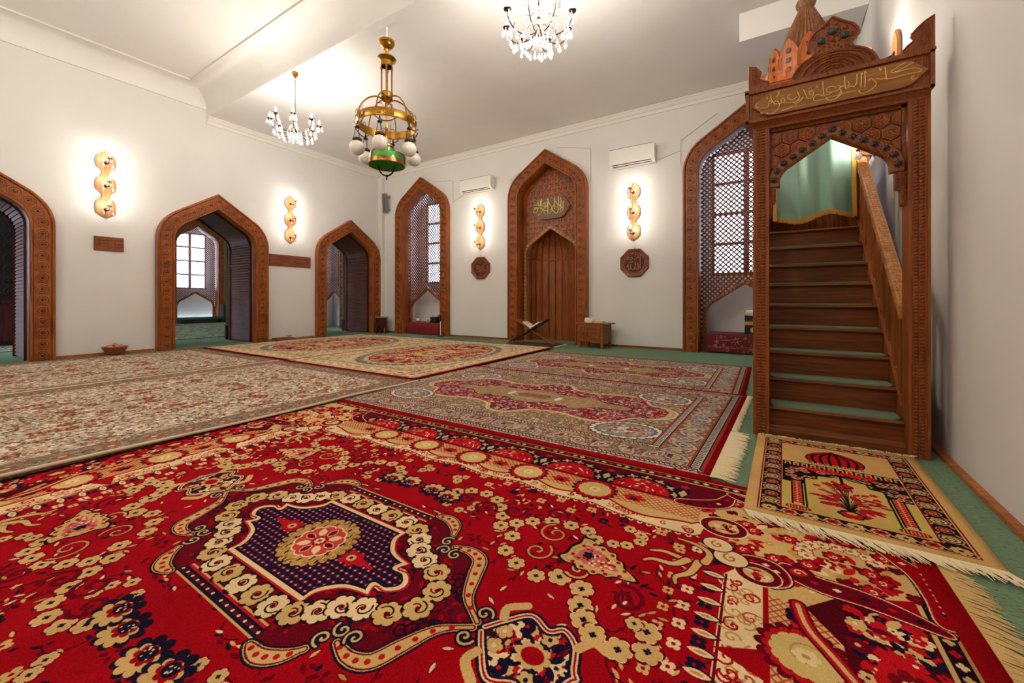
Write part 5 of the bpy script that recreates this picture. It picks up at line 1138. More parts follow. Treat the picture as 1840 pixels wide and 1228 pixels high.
for j in range(10):
    for i in range(-7, 8):
        x = i*hr_*1.82+(hr_*.91 if j % 2 else 0)-.04; z = 1.84+j*hr_*1.58
        H = [(x+hr_*.94*math.sin(PI/3*k), z+hr_*.94*math.cos(PI/3*k)) for k in range(6)]
        if any(ok(h, arch(A_M[0]-.06, A_M[1]-.06, A_M[2], z0=1.0)) for h in H): continue
        if z > 2.27 or z+hr_*.4 < 1.86: continue
        H = [(max(-.352, min(.352, p[0])), max(1.86, min(2.24, p[1]))) for p in H]
        if max(p[0] for p in H)-min(p[0] for p in H) < .03 or max(p[1] for p in H)-min(p[1] for p in H) < .03: continue
        c = (sum(p[0] for p in H)/6, sum(p[1] for p in H)/6)
        mb.prism([(CX+p[0], p[1]) for p in H], Yf, Yf-.014, 1); mb.prism([(CX+c[0]+(p[0]-c[0])*.8, c[1]+(p[1]-c[1])*.8) for p in H], Yf-.013, Yf-.02, 0)
        if abs(x) < .31 and z < 2.2:
            for q in range(8):
                a = q*PI/4; M = rosette_frame(CX+x+.022*math.cos(a), Yf-.019, z+.022*math.sin(a), 0, 1); mb.lathe([(.009, 0), (.007, .005), (.0001, .007)], 6, 1, (0, 0, 0), M)
            M = rosette_frame(CX+x, Yf-.019, z, 0, 1); mb.lathe([(.012, 0), (.01, .007), (.0001, .009)], 8, 1, (0, 0, 0), M); mb.lathe([(.038, 0), (.037, .005), (.034, .005), (.033, 0)], 14, 1, (0, 0, 0), M)
mb.build('honeycomb_panel', [MIMC, WOODF], t, 20)
mb = MB(OFF); rows = [arch(A_M[0]-d, A_M[1]-d, A_M[2], z0=1.83) for d in (0, 0, .008, .06, .068, .072, .072)]; ys = [Yf, Yf-.03, Yf-.04, Yf-.04, Yf-.034, Yf-.03, Yf+.03]; n = len(rows[0])
mb.add([(CX+p[0], ys[j], p[1]) for j in range(7) for p in rows[j]], [(j*n+i, j*n+i+1, (j+1)*n+i+1, (j+1)*n+i) for j in range(6) for i in range(n-1)]+[tuple(j*n for j in range(7)), tuple(j*n+n-1 for j in range(6, -1, -1))])
for x, z, tx, tz in resample(arch(A_M[0]-.034, A_M[1]-.034, A_M[2], z0=1.845), .066)[0]:
    M = rosette_frame(CX+x, Yf-.04, z, tx, tz); mb.lathe([(.019, 0), (.018, .004), (.013, .006), (.012, .013), (.006, .018), (.0001, .019)], 12, 1, (0, 0, 0), M)
    for q in range(8): a = q*PI/4; mb.lathe([(.006, 0), (.004, .004), (.0001, .005)], 5, 1, (0, 0, 0), M @ Matrix.Translation((.021*math.cos(a), .021*math.sin(a), 0)))
mb.build('arch_band', [MIMB, STUD], t, 20)
for s in (-1, 1):
    mb = MB(OFF)
    for z0, z1, w, n_, m_ in ((1.712, 1.828, .052, 4, 8), (1.605, 1.71, .026, 2, 8)):
        xa, xb = (CX-.374, CX-.374+w) if s < 0 else (CX+.374-w, CX+.374)
        mb.box(xa, xb, Yf-.03, Yf+.02, z0+.012, z1); mb.box(xa+.004, xb-.004, Yf-.026, Yf+.016, z0, z0+.012)
        for i in range(n_):
            for j in range(m_): mb.sphere((xa+w*(i+.5)/n_, Yf-.03, z0+.02+(z1-z0-.03)*(j+.5)/m_), .0055, 6, 4)
    mb.build('corbel', MIMC, t, 20)
# crown and side fins
mb = MB(OFF); hp = smooth([(.238, 2.55), (.21, 2.62), (.165, 2.668), (.115, 2.695)], 5)+smooth([(.115, 2.695), (.097, 2.72), (.112, 2.752), (.135, 2.775)], 4)[1:]+smooth([(.135, 2.775), (.136, 2.80), (.108, 2.85), (.06, 2.885), (0, 2.935)], 5)[1:]
cr = [(CX+x, z) for x, z in hp]+[(CX-x, z) for x, z in hp[-2::-1]]
mb.prism(cr, 3.47, 3.52); mb.tube([(x, 3.468, z) for x, z in cr], .008, 6)
for k, r in enumerate((.05, .075, .1, .125, .15, .175, .2)):
    mb.tube([(CX+r*math.cos(a), 3.467, 2.553+r*.72*math.sin(a)) for a in [PI*i/24 for i in range(25)]], .008 if k % 2 else .005, 6)
    if k % 2 == 0:
        m_ = int(r*PI/.014)
        for i in range(m_): a = PI*(i+.5)/m_; mb.sphere((CX+(r+.012)*math.cos(a), 3.468, 2.553+(r+.012)*.72*math.sin(a)), .0055, 6, 4)
rnd = random.Random(4)
for _ in range(150):
    x, z = rnd.uniform(-.13, .13), rnd.uniform(2.71, 2.9)
    if ok((CX+x*1.15, z+.01), cr): mb.sphere((CX+x, 3.469, z), rnd.uniform(.004, .008), 6, 4)
mb.build('crown', MIMC, t, 20)
mb = MB(OFF)
for x, z in ((-.062, 2.79), (.0, 2.835), (.062, 2.79)): mb.lathe([(.024, 0), (.022, .008), (.012, .015), (.0001, .017)], 14, 0, (0, 0, 0), rosette_frame(CX+x, 3.466, z, 0, 1))
mb.build('crown_stud', TEAL, t)
for s in (-1, 1):
    mb = MB(OFF); E_ = [(.49, 2.552), (.49, 2.765), (.455, 2.742), (.42, 2.712), (.39, 2.678), (.405, 2.655), (.397, 2.63), (.37, 2.61), (.35, 2.585), (.345, 2.552)] if s > 0 else [(.49, 2.552), (.49, 2.742), (.45, 2.728), (.415, 2.68), (.425, 2.64), (.405, 2.618), (.37, 2.6), (.355, 2.552)]
    P = [(CX+s*x, z) for x, z in E_]; mb.prism(P, 3.47, 3.51); mb.tube([(x, 3.469, z) for x, z in P], .006, 5)
    for k in range(11): mb.bar((CX+s*.44, 3.468, 2.6+.011*k), (CX+s*.47, 3.468, 2.606+.0125*k), .006, .006)
    mb.build('side_fin', MIMC, t, 0)
# kiosk at the top of the stairs
mb = MB(OFF)
for x in (-.05, .77):
    for y in (5.02, 5.86):
        mb.box(x, x+.1, y, y+.09, 1.0, 3.28)
        for k in range(70): z = 1.75+.0214*k; mb.box(x+.03, x+.045, y-.006, y, z, z+.013); mb.box(x+.055, x+.07, y-.006, y, z, z+.013)
mb.build('kiosk_post', MIMB, t, 0)
mb = MB(OFF); mb.box(.05, .77, 5.9, 5.93, 1.72, 3.2); mb.box(-.05, -.02, 5.1, 5.9, 1.72, 2.4); mb.box(.84, .87, 5.1, 5.9, 1.72, 2.4); mb.build('kiosk_panel', MIMB, t, 0)
mb = MB(OFF); mb.box(-.06, .88, 5.0, 5.96, 3.08, 3.3); mb.box(-.075, .895, 4.985, 5.975, 3.28, 3.32); mb.box(-.07, .89, 4.99, 5.0, 3.1, 3.12)
for k in range(7): mb.box(-.03+.13*k, .05+.13*k, 4.99, 5.0, 3.15, 3.25)
for k in range(14):
    for y in (4.985, 5.955):
        x = -.065+.0705*k; mb.box(x, x+.032, y, y+.02, 3.32, 3.36); mb.lathe([(.022, 0), (.022, .02)], 10, 0, (x+.016, y+.02, 3.375), Matrix.Rotation(PI/2, 4, 'X'))
    for x in (-.075, .875):
        y = 5.0+.069*k; mb.box(x, x+.02, y, y+.03, 3.32, 3.36); mb.lathe([(.022, 0), (.022, .02)], 10, 0, (x, y+.015, 3.375), Matrix.Rotation(PI/2, 4, 'Y'))
mb.build('kiosk_cornice', KIOS, t, 0)
mb = MB(OFF); cx, cy, Rr = .42, 5.46, .345
for k in range(12):
    A = PI/6*k; M = Matrix.Translation((cx, cy, 0)) @ Matrix.Rotation(A, 4, 'Z')
    w = Rr*math.tan(PI/12)*.985
    mb.prism([(-w, 3.32), (w, 3.32), (w, 3.64), (w*.6, 3.72), (0, 3.79), (-w*.6, 3.72), (-w, 3.64)], -Rr, -Rr+.025, 0, 'y', M)
    for s in (-1, 1): mb.box(s*w*.86-.006, s*w*.86+.006, -Rr-.006, -Rr, 3.33, 3.62, 0, M)
    for z in (3.46, 3.56, 3.66):
        Q = M @ Matrix(((1, 0, 0, 0), (0, 0, -1, -Rr), (0, 1, 0, z), (0, 0, 0, 1))); mb.lathe([(.034, 0), (.032, .006), (.026, .006)], 16, 0, (0, 0, 0), Q, cap=False); mb.lathe([(.026, .002), (.023, .01), (.0001, .011)], 16, 1, (0, 0, 0), Q)
mb.build('kiosk_drum', [KIOS, STUD], t, 0)
mb = MB(OFF); NR = 40; vs = []
for q, (r, z) in enumerate(((.31, 3.5), (.285, 3.66), (.18, 3.96), (.09, 4.17), (.062, 4.235))):
    for k in range(NR*2): a = PI*k/NR; rr = r*(1.03 if k % 2 else .95); vs.append((cx+rr*math.cos(a), cy+rr*math.sin(a), z))
mb.add(vs, [(q*NR*2+k, q*NR*2+(k+1) % (NR*2), (q+1)*NR*2+(k+1) % (NR*2), (q+1)*NR*2+k) for q in range(4) for k in range(NR*2)]); mb.build('ribbed_cone', CONE, t, 0)
mb = MB(OFF); mb.lathe([(.06, 4.22), (.085, 4.245), (.095, 4.28), (.085, 4.315), (.06, 4.335), (.05, 4.35), (.07, 4.37), (.078, 4.4), (.065, 4.43), (.03, 4.45), (.04, 4.48), (.05, 4.51), (.03, 4.55), (.012, 4.6), (.0001, 4.68)], 20, 0, (cx, cy, 0)); mb.build('finial', wood('finial_oak', (86, 60, 34), (138, 104, 66)), t)
# stair pads
for i in range(8):
    y0, y1 = yt(i)-.022, yt(i+1)-.006; x0, x1 = .062, .778; z = zt(i)+.001; rc = .04; P = []
    for (px, py, a0) in ((x0+rc, y0+rc, PI), (x1-rc, y0+rc, 1.5*PI), (x1-.004, y1-.004, 0), (x0+.004, y1-.004, .5*PI)):
        r_ = rc if py < y0+.1 else .004
        P += [(px+r_*math.cos(a0+PI/2*k/6), py+r_*math.sin(a0+PI/2*k/6)) for k in range(7)]
    o = MB((.42, yt(i)+.08, z)); o.prism(P, z, z+.011+(.004 if i == 0 else 0), 0, 'z'); m_ = o.build('stair_pad', MATG, None, 0); m_.location = (.42, yt(i)+.08, z)
    nth = ('lowest', 'second', 'third', 'fourth', 'fifth', 'sixth', 'seventh', 'topmost')[i]
    tag(m_, 'green felt pad on the %s step of the wooden pulpit%s' % (nth, ' with rounded corners' if i == 0 else ''), 'stair pad', 'green stair pads on the pulpit')
# curtain
t = thing('pulpit_curtain', 'green satin curtain with gold fringe hung at the top of the pulpit stairs', 'curtain', (.44, 4.96, 1.8))
NX, NZ = 90, 40; vs = []; fs = []
edge = lambda u: 1.815+.03*math.cos(u*9.5)+.03*u-.02*(1-u)
def cpt(u, v, off=0.):
    zb = edge(u); z = zb+(3.07-zb)*v; spread = 1-.05*v
    x = .44+(u-.5)*.635*spread; y = 4.955+.026*math.sin(u*14+1.0*math.sin(v*2))*(1-.3*v)+.006*math.sin(u*33+v)+off; return (x, y, z)
for j in range(NZ+1):
    for i in range(NX+1): vs.append(cpt(i/NX, j/NZ))
fs = [(j*(NX+1)+i, j*(NX+1)+i+1, (j+1)*(NX+1)+i+1, (j+1)*(NX+1)+i) for j in range(NZ) for i in range(NX)]
mb = MB((.44, 4.96, 1.8)); mb.add(vs, fs); mb.build('cloth', GRNC, t, 180)
mb = MB((.44, 4.96, 1.8)); rnd = random.Random(3)
for i in range(120):
    u = i/119; x, y, z = cpt(u, 0); mb.bar((x, y-.004, z+.03), (x+rnd.uniform(-.003, .003), y-.006, z-.018+rnd.uniform(-.004, .004)), .006, .004)
for i in range(150):
    v = i/149
    for u, s in ((1, 1), (0, -1)): x, y, z = cpt(u, v); mb.bar((x-s*.012, y-.004, z), (x+s*.02, y-.004, z-.004), .01, .004, 0, (0, 1, 0))
mb.build('fringe', GFRG, t, 0)
mb = MB((.44, 4.96, 1.8)); mb.tube([(.055, 4.955, 3.06), (.765, 4.955, 3.06)], .012, 8); mb.build('rail', BRASS, t)

# ------------------------------------------------------------------ rugs
RN = random.Random(77)
def strands(p, q, out, n, l0, l1, w, z, lean=0., jit=.25, droop=0., hm=.006):
    """loose threads from edge p-q"""
    mb = MB(); p, q, out = Vector(p), Vector(q), Vector(out); e_ = (q-p).normalized()
    ph = 0
    for i in range(n):
        b = p+(q-p)*((i+RN.uniform(.1, .9))/n); l = RN.uniform(l0, l1); k = lean+.35*math.sin(i*.09)*jit+RN.uniform(-jit, jit)
        m1 = b+out*l*.5+e_*k*l*.35; m2 = b+out*l+e_*k*l
        h = RN.uniform(.0, hm); zz = [z+.001, z+hm*.5+h-droop*.4, max(.0035, z-droop+h)]
        mb.tube([(b.x, b.y, zz[0]), (m1.x, m1.y, zz[1]), (m2.x, m2.y, zz[2])], [w, w*.9, w*.45], 4)
    return mb
def rug(name, label, cv_mat, x0, x1, y0, y1, z, th=.008, quarter=True, swap=False, wav=0., cat='rug', shear=0.):
    """rug slab; the woven quarter is mirrored about both axes"""
    cx, cy = (x0+x1)/2, (y0+y1)/2; nx, ny = 24, 24; vs = []; uv = []
    zf = lambda X, Y: z+th+(wav*(.5+.5*math.sin(Y*2.6+.4))*max(0, (X-(x1-.35))/.35)*max(0, min(1, (3.2-Y)/.6)) if wav else 0)
    for j in range(ny+1):
        for i in range(nx+1):
            X = x0+(x1-x0)*i/nx; Y = y0+(y1-y0)*j/ny; vs.append((X+shear*(Y-cy)-cx, Y-cy, zf(X, Y)-z))
            if quarter: u, v = abs(X-cx)/((x1-x0)/2), abs(Y-cy)/((y1-y0)/2)
            else: u, v = (X-x0)/(x1-x0), 1-(Y-y0)/(y1-y0)
            uv.append((u, v))
    N = (nx+1)*(ny+1); fs = [(j*(nx+1)+i, j*(nx+1)+i+1, (j+1)*(nx+1)+i+1, (j+1)*(nx+1)+i) for j in range(ny) for i in range(nx)]
    rim = [i for i in range(nx+1)]+[j*(nx+1)+nx for j in range(1, ny+1)]+[ny*(nx+1)+i for i in range(nx-1, -1, -1)]+[j*(nx+1) for j in range(ny-1, 0, -1)]
    for k, i in enumerate(rim): vs.append((vs[i][0], vs[i][1], 0)); uv.append(uv[i])
    m = len(rim)
    fs += [(rim[k], N+k, N+(k+1) % m, rim[(k+1) % m]) for k in range(m)]+[tuple(N+k for k in range(m))]
    me = bpy.data.meshes.new(name); me.from_pydata(vs, [], fs); me.materials.append(cv_mat)
    ul = me.uv_layers.new(name='UVMap')
    for p in me.polygons:
        for li in p.loop_indices: ul.data[li].uv = uv[me.loops[li].vertex_index]
    me.polygons.foreach_set('use_smooth', [len(p.vertices) == 4 and p.normal.z > .5 for p in me.polygons])
    o = bpy.data.objects.new(name, me); COL.objects.link(o); o.location = (cx, cy, z); return tag(o, label, cat)
def child_mesh(mb, name, mat, o, sm=35.):
    mb.off = Vector(o.location); return mb.build(name, mat, o, sm)
M_RED = rug_mat('red_medallion_weave', rug_red()); M_FLO = rug_mat('paisley_floral_weave', rug_floral()); M_MED = rug_mat('cream_oval_weave', rug_medallion()); M_BEI = rug_mat('beige_allover_weave', rug_beige()); M_PRA = rug_mat('prayer_rug_weave', rug_prayer()); M_GRN = rug_mat('striped_green_weave', rug_green())
o = rug('carpet_rug', 'large red rug with navy centre medallion and tan flower garlands in the foreground', M_RED, -3.635, .555, -.505, 2.445, .001)
child_mesh(strands((.555, -.505, .004), (.555, 2.445, .004), (1, 0, 0), 620, .07, .11, .0024, .004, -.35, .3, 0, .001), 'fringe', FRNGT, o)
o = rug('carpet_rug', 'grey paisley rug with red lobed medallion next to the red foreground rug', M_FLO, -3.76, -.18, 2.40, 4.77, .010, shear=.055)
fm = strands((-.243, 2.465, .014), (-.192, 3.40, .014), (1, -.05, 0), 210, .10, .135, .0034, .0145, -.05, .25, .002, .003); f2 = strands((-.19, 3.42, .014), (-.118, 4.75, .014), (1, 0, 0), 290, .03, .05, .0036, .014, -.12, .2, .008); fm.add(f2.v, f2.f); child_mesh(fm, 'fringe', FRNG, o)
o = rug('carpet_rug', 'grey paisley rug with red lobed medallion lying nearest the back wall arches', M_FLO, -3.70, -.13, 4.62, 6.87, .001, shear=.01)
o = rug('carpet_rug', 'beige all-over floral rug bordering the red foreground rug, with cream edge', M_BEI, -6.6, -3.5, -1.2, 3.50, .019, wav=.014)
b = MB(); P = [(-3.5, -1.2+4.7*i/24, .019+.0105+.014*(.5+.5*math.sin((-1.2+4.7*i/24)*2.6+.4))*max(0, min(1, (3.2-(-1.2+4.7*i/24))/.6))) for i in range(25)]; P = P[:-1]+[(-3.5, 3.46, .0295)]; b.tube(P, .011, 8); child_mesh(b, 'cream_edge', CREAM, o); b = MB(); b.tube([(-6.598, -1.2, .0225), (-6.598, 3.45, .0225)], .012, 8); child_mesh(b, 'cream_edge', CREAM, o)
o = rug('carpet_rug', 'beige all-over floral rug along the left wall between the doorways', M_BEI, -9.95, -6.55, -1.2, 3.58, .001)
o = rug('carpet_rug', 'cream rug with red oval field in front of the prayer niche bookstand', M_MED, -6.49, -3.58, 3.465, 7.36, .030)
o = rug('carpet_rug', 'cream rug with red oval field near the corner doorway', M_MED, -9.78, -6.47, 3.56, 7.45, .018)
o = rug('prayer_rug', 'small tan prayer rug with red dome design before the pulpit steps', M_PRA, -.045, .785, 2.17, 3.435, .010, .007, False, shear=.04, cat='rug')
fr = strands((-.07, 2.17, .015), (.76, 2.17, .015), (0, -1, 0), 210, .055, .1, .0032, .0145, .55, .4, .0, .004); fr2 = strands((-.019, 3.435, .015), (.809, 3.435, .015), (0, 1, 0), 160, .018, .03, .003, .015, .5, .5, .0)
child_mesh(fr, 'near_fringe', FRNG, o); child_mesh(fr2, 'far_fringe', FRNG, o)
o = rug('carpet_rug', 'striped green and yellow rug in the hall beyond the middle doorway', M_GRN, -20.2, -12.3, 1.2, 8.2, .001)
# small dark mat under the bookstand
o = rug('prayer_rug', 'small dark red mat under the folding bookstand', plain('dark_mat', (74, 34, 26), .95, noise=.4, nscale=70), -4.95, -3.72, 7.42, 8.2, .001)
child_mesh(strands((-3.72, 7.42, .007), (-3.72, 8.2, .007), (1, 0, 0), 60, .04, .07, .004, .007), 'fringe', FRNGT, o)

# ------------------------------------------------------------------ small furniture and things
# folding bookstand and book
t = thing('bookstand', 'dark folding X-shaped wooden bookstand in front of the prayer niche', 'bookstand', (-4.33, 7.8, .035), .15)
def xboard(s, y0, y1, nm):
    mb = MB(); a = Vector((-s*.52, 0, .0)); c = Vector((s*.36, 0, .53)); d = (c-a).normalized()
    for yy0, yy1 in ((y0, y0+.07), (y1-.07, y1)):
        ym = (yy0+yy1)/2; mb.bar((a.x, ym, a.z+.01), ((a+d*.62).x, ym, (a+d*.62).z), .07, .022)
    m0 = a+d*.52; mb.bar((m0.x, (y0+y1)/2, m0.z), (c.x, (y0+y1)/2, c.z), y1-y0, .022); return mb.build(nm, BLACKW if s > 0 else WOODX, t, 0)
xboard(1, -.16, .16, 'folding_board'); xboard(-1, -.15, .15, 'folding_board')
t = thing('open_book', 'open book lying on the folding bookstand', 'book', (-4.33, 7.8, .372), .15)
for s in (-1, 1):
    mb = MB(); M = Matrix.Translation((s*.005, 0, -.02)) @ Matrix.Rotation(-s*.56, 4, 'Y'); x0, x1 = sorted((0, s*.24)); mb.box(x0, x1, -.15, .15, .022, .05, 0, M); mb.build('page_block', WHITEP, t, 0)
# cabinet
t = thing('low_cabinet', 'small oak cabinet with carved front and short legs against the back wall', 'cabinet', (-2.96, 8.02, 0), -.12)
mb = MB(); mb.box(-.27, .27, -.2, .2, .13, .5); mb.build('body', WOODX, t, 0)
mb = MB(); mb.prism([(-.36, .5), (.36, .5), (.34, .525), (-.34, .525)], -.22, .22); mb.build('top', WOODX, t, 0)
mb = MB(); mb.box(-.235, .235, -.21, -.2, .18, .44); mb.box(-.2, .2, -.216, -.21, .21, .41); M = rosette_frame(0, -.216, .31, 0, 1)
mb.lathe([(.05, 0), (.045, .006), (.03, .006), (.012, .01), (.0001, .012)], 14, 0, (0, 0, 0), M)
for s in (-1, 1): mb.tube([(s*(.06+.11*k/10), -.217, .31+.05*math.sin(k*1.1)) for k in range(11)], .008, 6)
mb.build('door', PLAQ, t, 20)
for sx in (-1, 1):
    for sy in (-1, 1): mb = MB(); mb.box(sx*.25-.022, sx*.25+.022, sy*.18-.022, sy*.18+.022, 0, .5); mb.build('leg', WOODX, t, 0)
def cap(name, label, loc, r, h, mat, band=None):
    t = thing(name, label, 'cap', loc); mb = MB(); mb.lathe([(r, 0), (r*1.02, h*.5), (r*.97, h*.92), (r*.85, h), (.0001, h)], 24); mb.build('crown', mat, t)
    mb = MB(); mb.lathe([(r*1.015, h*.05), (r*1.035, h*.1), (r*1.04, h*.5), (r*1.015, h*.55)], 24)
    for k in range(16): a = 2*PI*k/16; mb.sphere((r*1.04*math.cos(a), r*1.04*math.sin(a), h*.3), r*.09, 6, 4, 1)
    mb.build('patterned_band', [band or mat, STUD if band is None else GOLD], t)
cap('skullcap', 'white embroidered prayer cap on top of the low oak cabinet', (-3.07, 7.99, .526), .1, .1, WHITE, WHITEP)
mb = MB((-2.86, 7.99, .526)); mb.box(-2.94, -2.76, 7.9, 8.06, .526, .556); o = mb.build('closed_book', plain('tan_cover', (206, 176, 128), .6), None, 0); o.location = (-2.86, 7.99, .526); tag(o, 'thin tan book beside the cap on the low cabinet', 'book')
# corner stool
t = thing('corner_stool', 'small dark cherry stool with arched sides in the room corner', 'stool', (-9.66, 8.06, 0), .2)
mb = MB(); mb.prism([(.2*math.cos(PI/6*k), .2*math.sin(PI/6*k)) for k in range(12)], .47, .5, 0, 'z'); mb.build('top', wood('stool_top', (120, 96, 84), (170, 150, 138)), t, 0)
for k in range(6):
    A = PI/3*k; M = Matrix.Rotation(A, 4, 'Z'); mb = MB(); mb.prism([(-.085, 0), (-.05, 0), (-.05, .14), (0, .22), (.05, .14), (.05, 0), (.085, 0), (.085, .47), (-.085, .47)], -.155, -.14, 0, 'y', M); mb.build('side_panel', DARKW, t, 0)
# baskets on the floor by the left wall
t = thing('wicker_basket', 'round wicker basket of dried pods on the floor below the left sconce', 'basket', (XL+.2, 2.30, .0095))
mb = MB(); mb.lathe([(.09, 0), (.115, .03), (.15, .1), (.17, .14), (.16, .14), (.14, .11), (.1, .07), (.0001, .065)], 24); mb.build('body', WICK, t)
mb = MB()
for z, r in ((.035, .12), (.07, .138), (.105, .155), (.14, .17)): mb.tube([(r*math.cos(a), r*math.sin(a), z) for a in [2*PI*k/24 for k in range(24)]], .009, 6, 0, True)
mb.build('woven_rim', WICK, t)
rnd = random.Random(6); 
for k in range(8):
    a = 2*PI*k/7; r = 0 if k == 7 else .092; mb = MB(); mb.lathe([(.0001, -.028), (.02, -.024), (.034, -.008), (.036, .006), (.026, .022), (.014, .028), (.01, .038), (.0001, .04)], 10); o = mb.build('dried_pod', DRYF); o.location = (XL+.2+r*math.cos(a), 2.30+r*math.sin(a), .155+(.034 if k == 7 else rnd.uniform(-.004, .004))); o.rotation_euler = (rnd.uniform(-.15, .15), rnd.uniform(-.15, .15), rnd.uniform(0, 6))
    tag(o, 'brown dried pod heaped in the round wicker basket', 'dried pod', 'dried pods in the basket')
t = thing('wicker_tray', 'low oblong wicker tray on the floor beside the middle doorway', 'basket', (XL+.24, 5.27, .001), PI/2)
mb = MB(); mb.box(-.2, .2, -.09, .09, 0, .02)
for x0, x1, y0, y1 in ((-.21, .21, -.1, -.085), (-.21, .21, .085, .1), (-.21, -.195, -.1, .1), (.195, .21, -.1, .1)): mb.box(x0, x1, y0, y1, 0, .075)
mb.build('body', WICK, t, 0)
mb = MB(); mb.tube([(-.21, -.095, .075), (.21, -.095, .075), (.21, .095, .075), (-.21, .095, .075)], .01, 6, 0, True); mb.build('woven_rim', WICK, t)
t = thing('pink_flower', 'pink artificial flower lying in the oblong wicker tray', 'flower', (XL+.22, 5.44, .11))
mb = MB()
for k in range(7): a = 2*PI*k/7; mb.lathe([(.0001, -.004), (.022, 0), (.026, .008), (.0001, .006)], 8, 0, (.03*math.cos(a), .03*math.sin(a), .01*(k % 2)))
mb.build('petals', PINKF, t); mb = MB(); mb.sphere((0, 0, .012), .014, 8, 6); mb.build('centre', YELO, t); mb = MB(); mb.tube([(0, 0, 0), (.0, -.06, -.04), (.0, -.16, -.07)], .004, 5); mb.build('stem', OLIVE, t)
# cloth covered benches in the two window niches
def niche_bench(label, x, mat, h, deco):
    t = thing('cloth_covered_bench', label, 'bench', (x, YB+.0, .002))
    mb = MB(); mb.box(-.62, .62, .02, .66, .02, h-.006); mb.build('box_frame', DARKW, t, 0)
    mb = MB(); vs = []; nx = 40; rows_ = [(.67, h, 0), (.0, h+.002, 0), (-.012, h-.008, 0), (-.018, h*.55, 1), (-.02, .02, 2)]
    for (yy, z, k) in rows_:
        for i in range(nx+1): u = i/nx; vs.append((-.637+1.274*u, yy-(.006*k*math.sin(u*31)+.004*k*math.sin(u*13)), z+(.006*math.sin(u*9) if k == 2 else 0)))
    mb.add(vs, [(j*(nx+1)+i, j*(nx+1)+i+1, (j+1)*(nx+1)+i+1, (j+1)*(nx+1)+i) for j in range(4) for i in range(nx)]); c = mb.build('cloth', mat, t, 60)
    if deco:
        mb = MB(); rnd = random.Random(9); y = -.026
        mb.box(-.46, -.45, y-.004, y, .09, h-.02)
        for z in (.1, .125): mb.box(-.62, .62, y-.006, y-.002, z, z+.006)
        for k in range(46):
            x_, z_ = rnd.uniform(-.59, .59), rnd.uniform(.05, h-.04); M = rosette_frame(x_, y-.001, z_, 0, 1); s = rnd.uniform(.012, .03); mb.lathe([(s, 0), (s*.9, .003), (s*.6, .003), (s*.5, 0)], 8, 0, (0, 0, 0), M)
        for k in range(7): a = 2*PI*k/7; mb.bar((-.14+.02*math.cos(a), y-.002, .24+.02*math.sin(a)), (-.14+.08*math.cos(a), y-.002, .24+.08*math.sin(a)), .012, .004, 0, (0, 1, 0))
        mb.box(-.44, -.22, y-.004, y-.001, .24, .25); mb.build('woven_pattern', plain('pinkish_thread', (170, 96, 84), .9), c, 0)
REDP = plain('wine_cloth', (92, 14, 22), .85, noise=.4, nscale=30)
niche_bench('bench under a plain dark red cloth inside the arch nearest the room corner', WX[0], REDC, .33, False); niche_bench('bench under a patterned wine red cloth inside the arch beside the pulpit', WX[2], REDP, .36, True)
t = thing('embroidered_box', 'black cube box with yellow embroidered band on the patterned cloth', 'box', (-.07, YB+.3, .365), .0)
mb = MB(); mb.box(-.19, .19, -.16, .16, 0, .34); mb.build('body', BLACK, t, 0)
mb = MB(); mb.box(-.192, .192, -.162, .162, .17, .235); 
for k in range(9): mb.tube([(-.16+.037*k, -.163, .19), (-.15+.037*k, -.163, .215), (-.135+.037*k, -.163, .195)], .003, 4, 1)
mb.build('embroidered_band', [YELO, GOLDT], t, 0)
mb = MB(); mb.lathe([(.05, 0), (.048, .004), (.03, .005), (.0001, .004)], 18, 0, (0, 0, 0), rosette_frame(-.05, -.16, .08, 0, 1)); mb.build('round_emblem', YELO, t)
cap('skullcap', 'white brocade cap resting on the black embroidered box', (-.12, YB+.3, .706), .125, .095, WHITEP, plain('brocade', (196, 176, 140), .7, noise=.4, nscale=80))
mb = MB((-8.1, YB+.3, .337)); mb.box(-8.22, -7.98, YB+.2, YB+.42, .337, .5); o = mb.build('black_box', BLACK, None, 0); o.location = (-8.1, YB+.3, .337); tag(o, 'plain black box on the dark red cloth near the corner', 'box')
cap('skullcap', 'lavender cap resting on the plain black box', (-8.1, YB+.31, .502), .1, .09, LAVN)
t = thing('orange_bottle', 'small orange bottle in front of the plain black box', 'bottle', (-8.27, YB+.16, .337)); mb = MB(); mb.lathe([(.024, 0), (.028, .01), (.028, .07), (.014, .09), (.012, .1)], 14); mb.build('body', ORNG, t); mb = MB(); mb.lathe([(.014, .1), (.014, .118), (.0001, .12)], 12); mb.build('lid', WHITE, t)
t = thing('folded_cloth', 'crumpled white cloth at the left end of the red covered bench', 'cloth', (-8.83, YB+.3, .337)); mb = MB(); rnd = random.Random(1)
for k in range(5): mb.sphere((rnd.uniform(-.03, .05), rnd.uniform(-.04, .04), .03+.018*k), .05-.004*k, 10, 6, 0, .6)
mb.build('folds', WHITE, t)
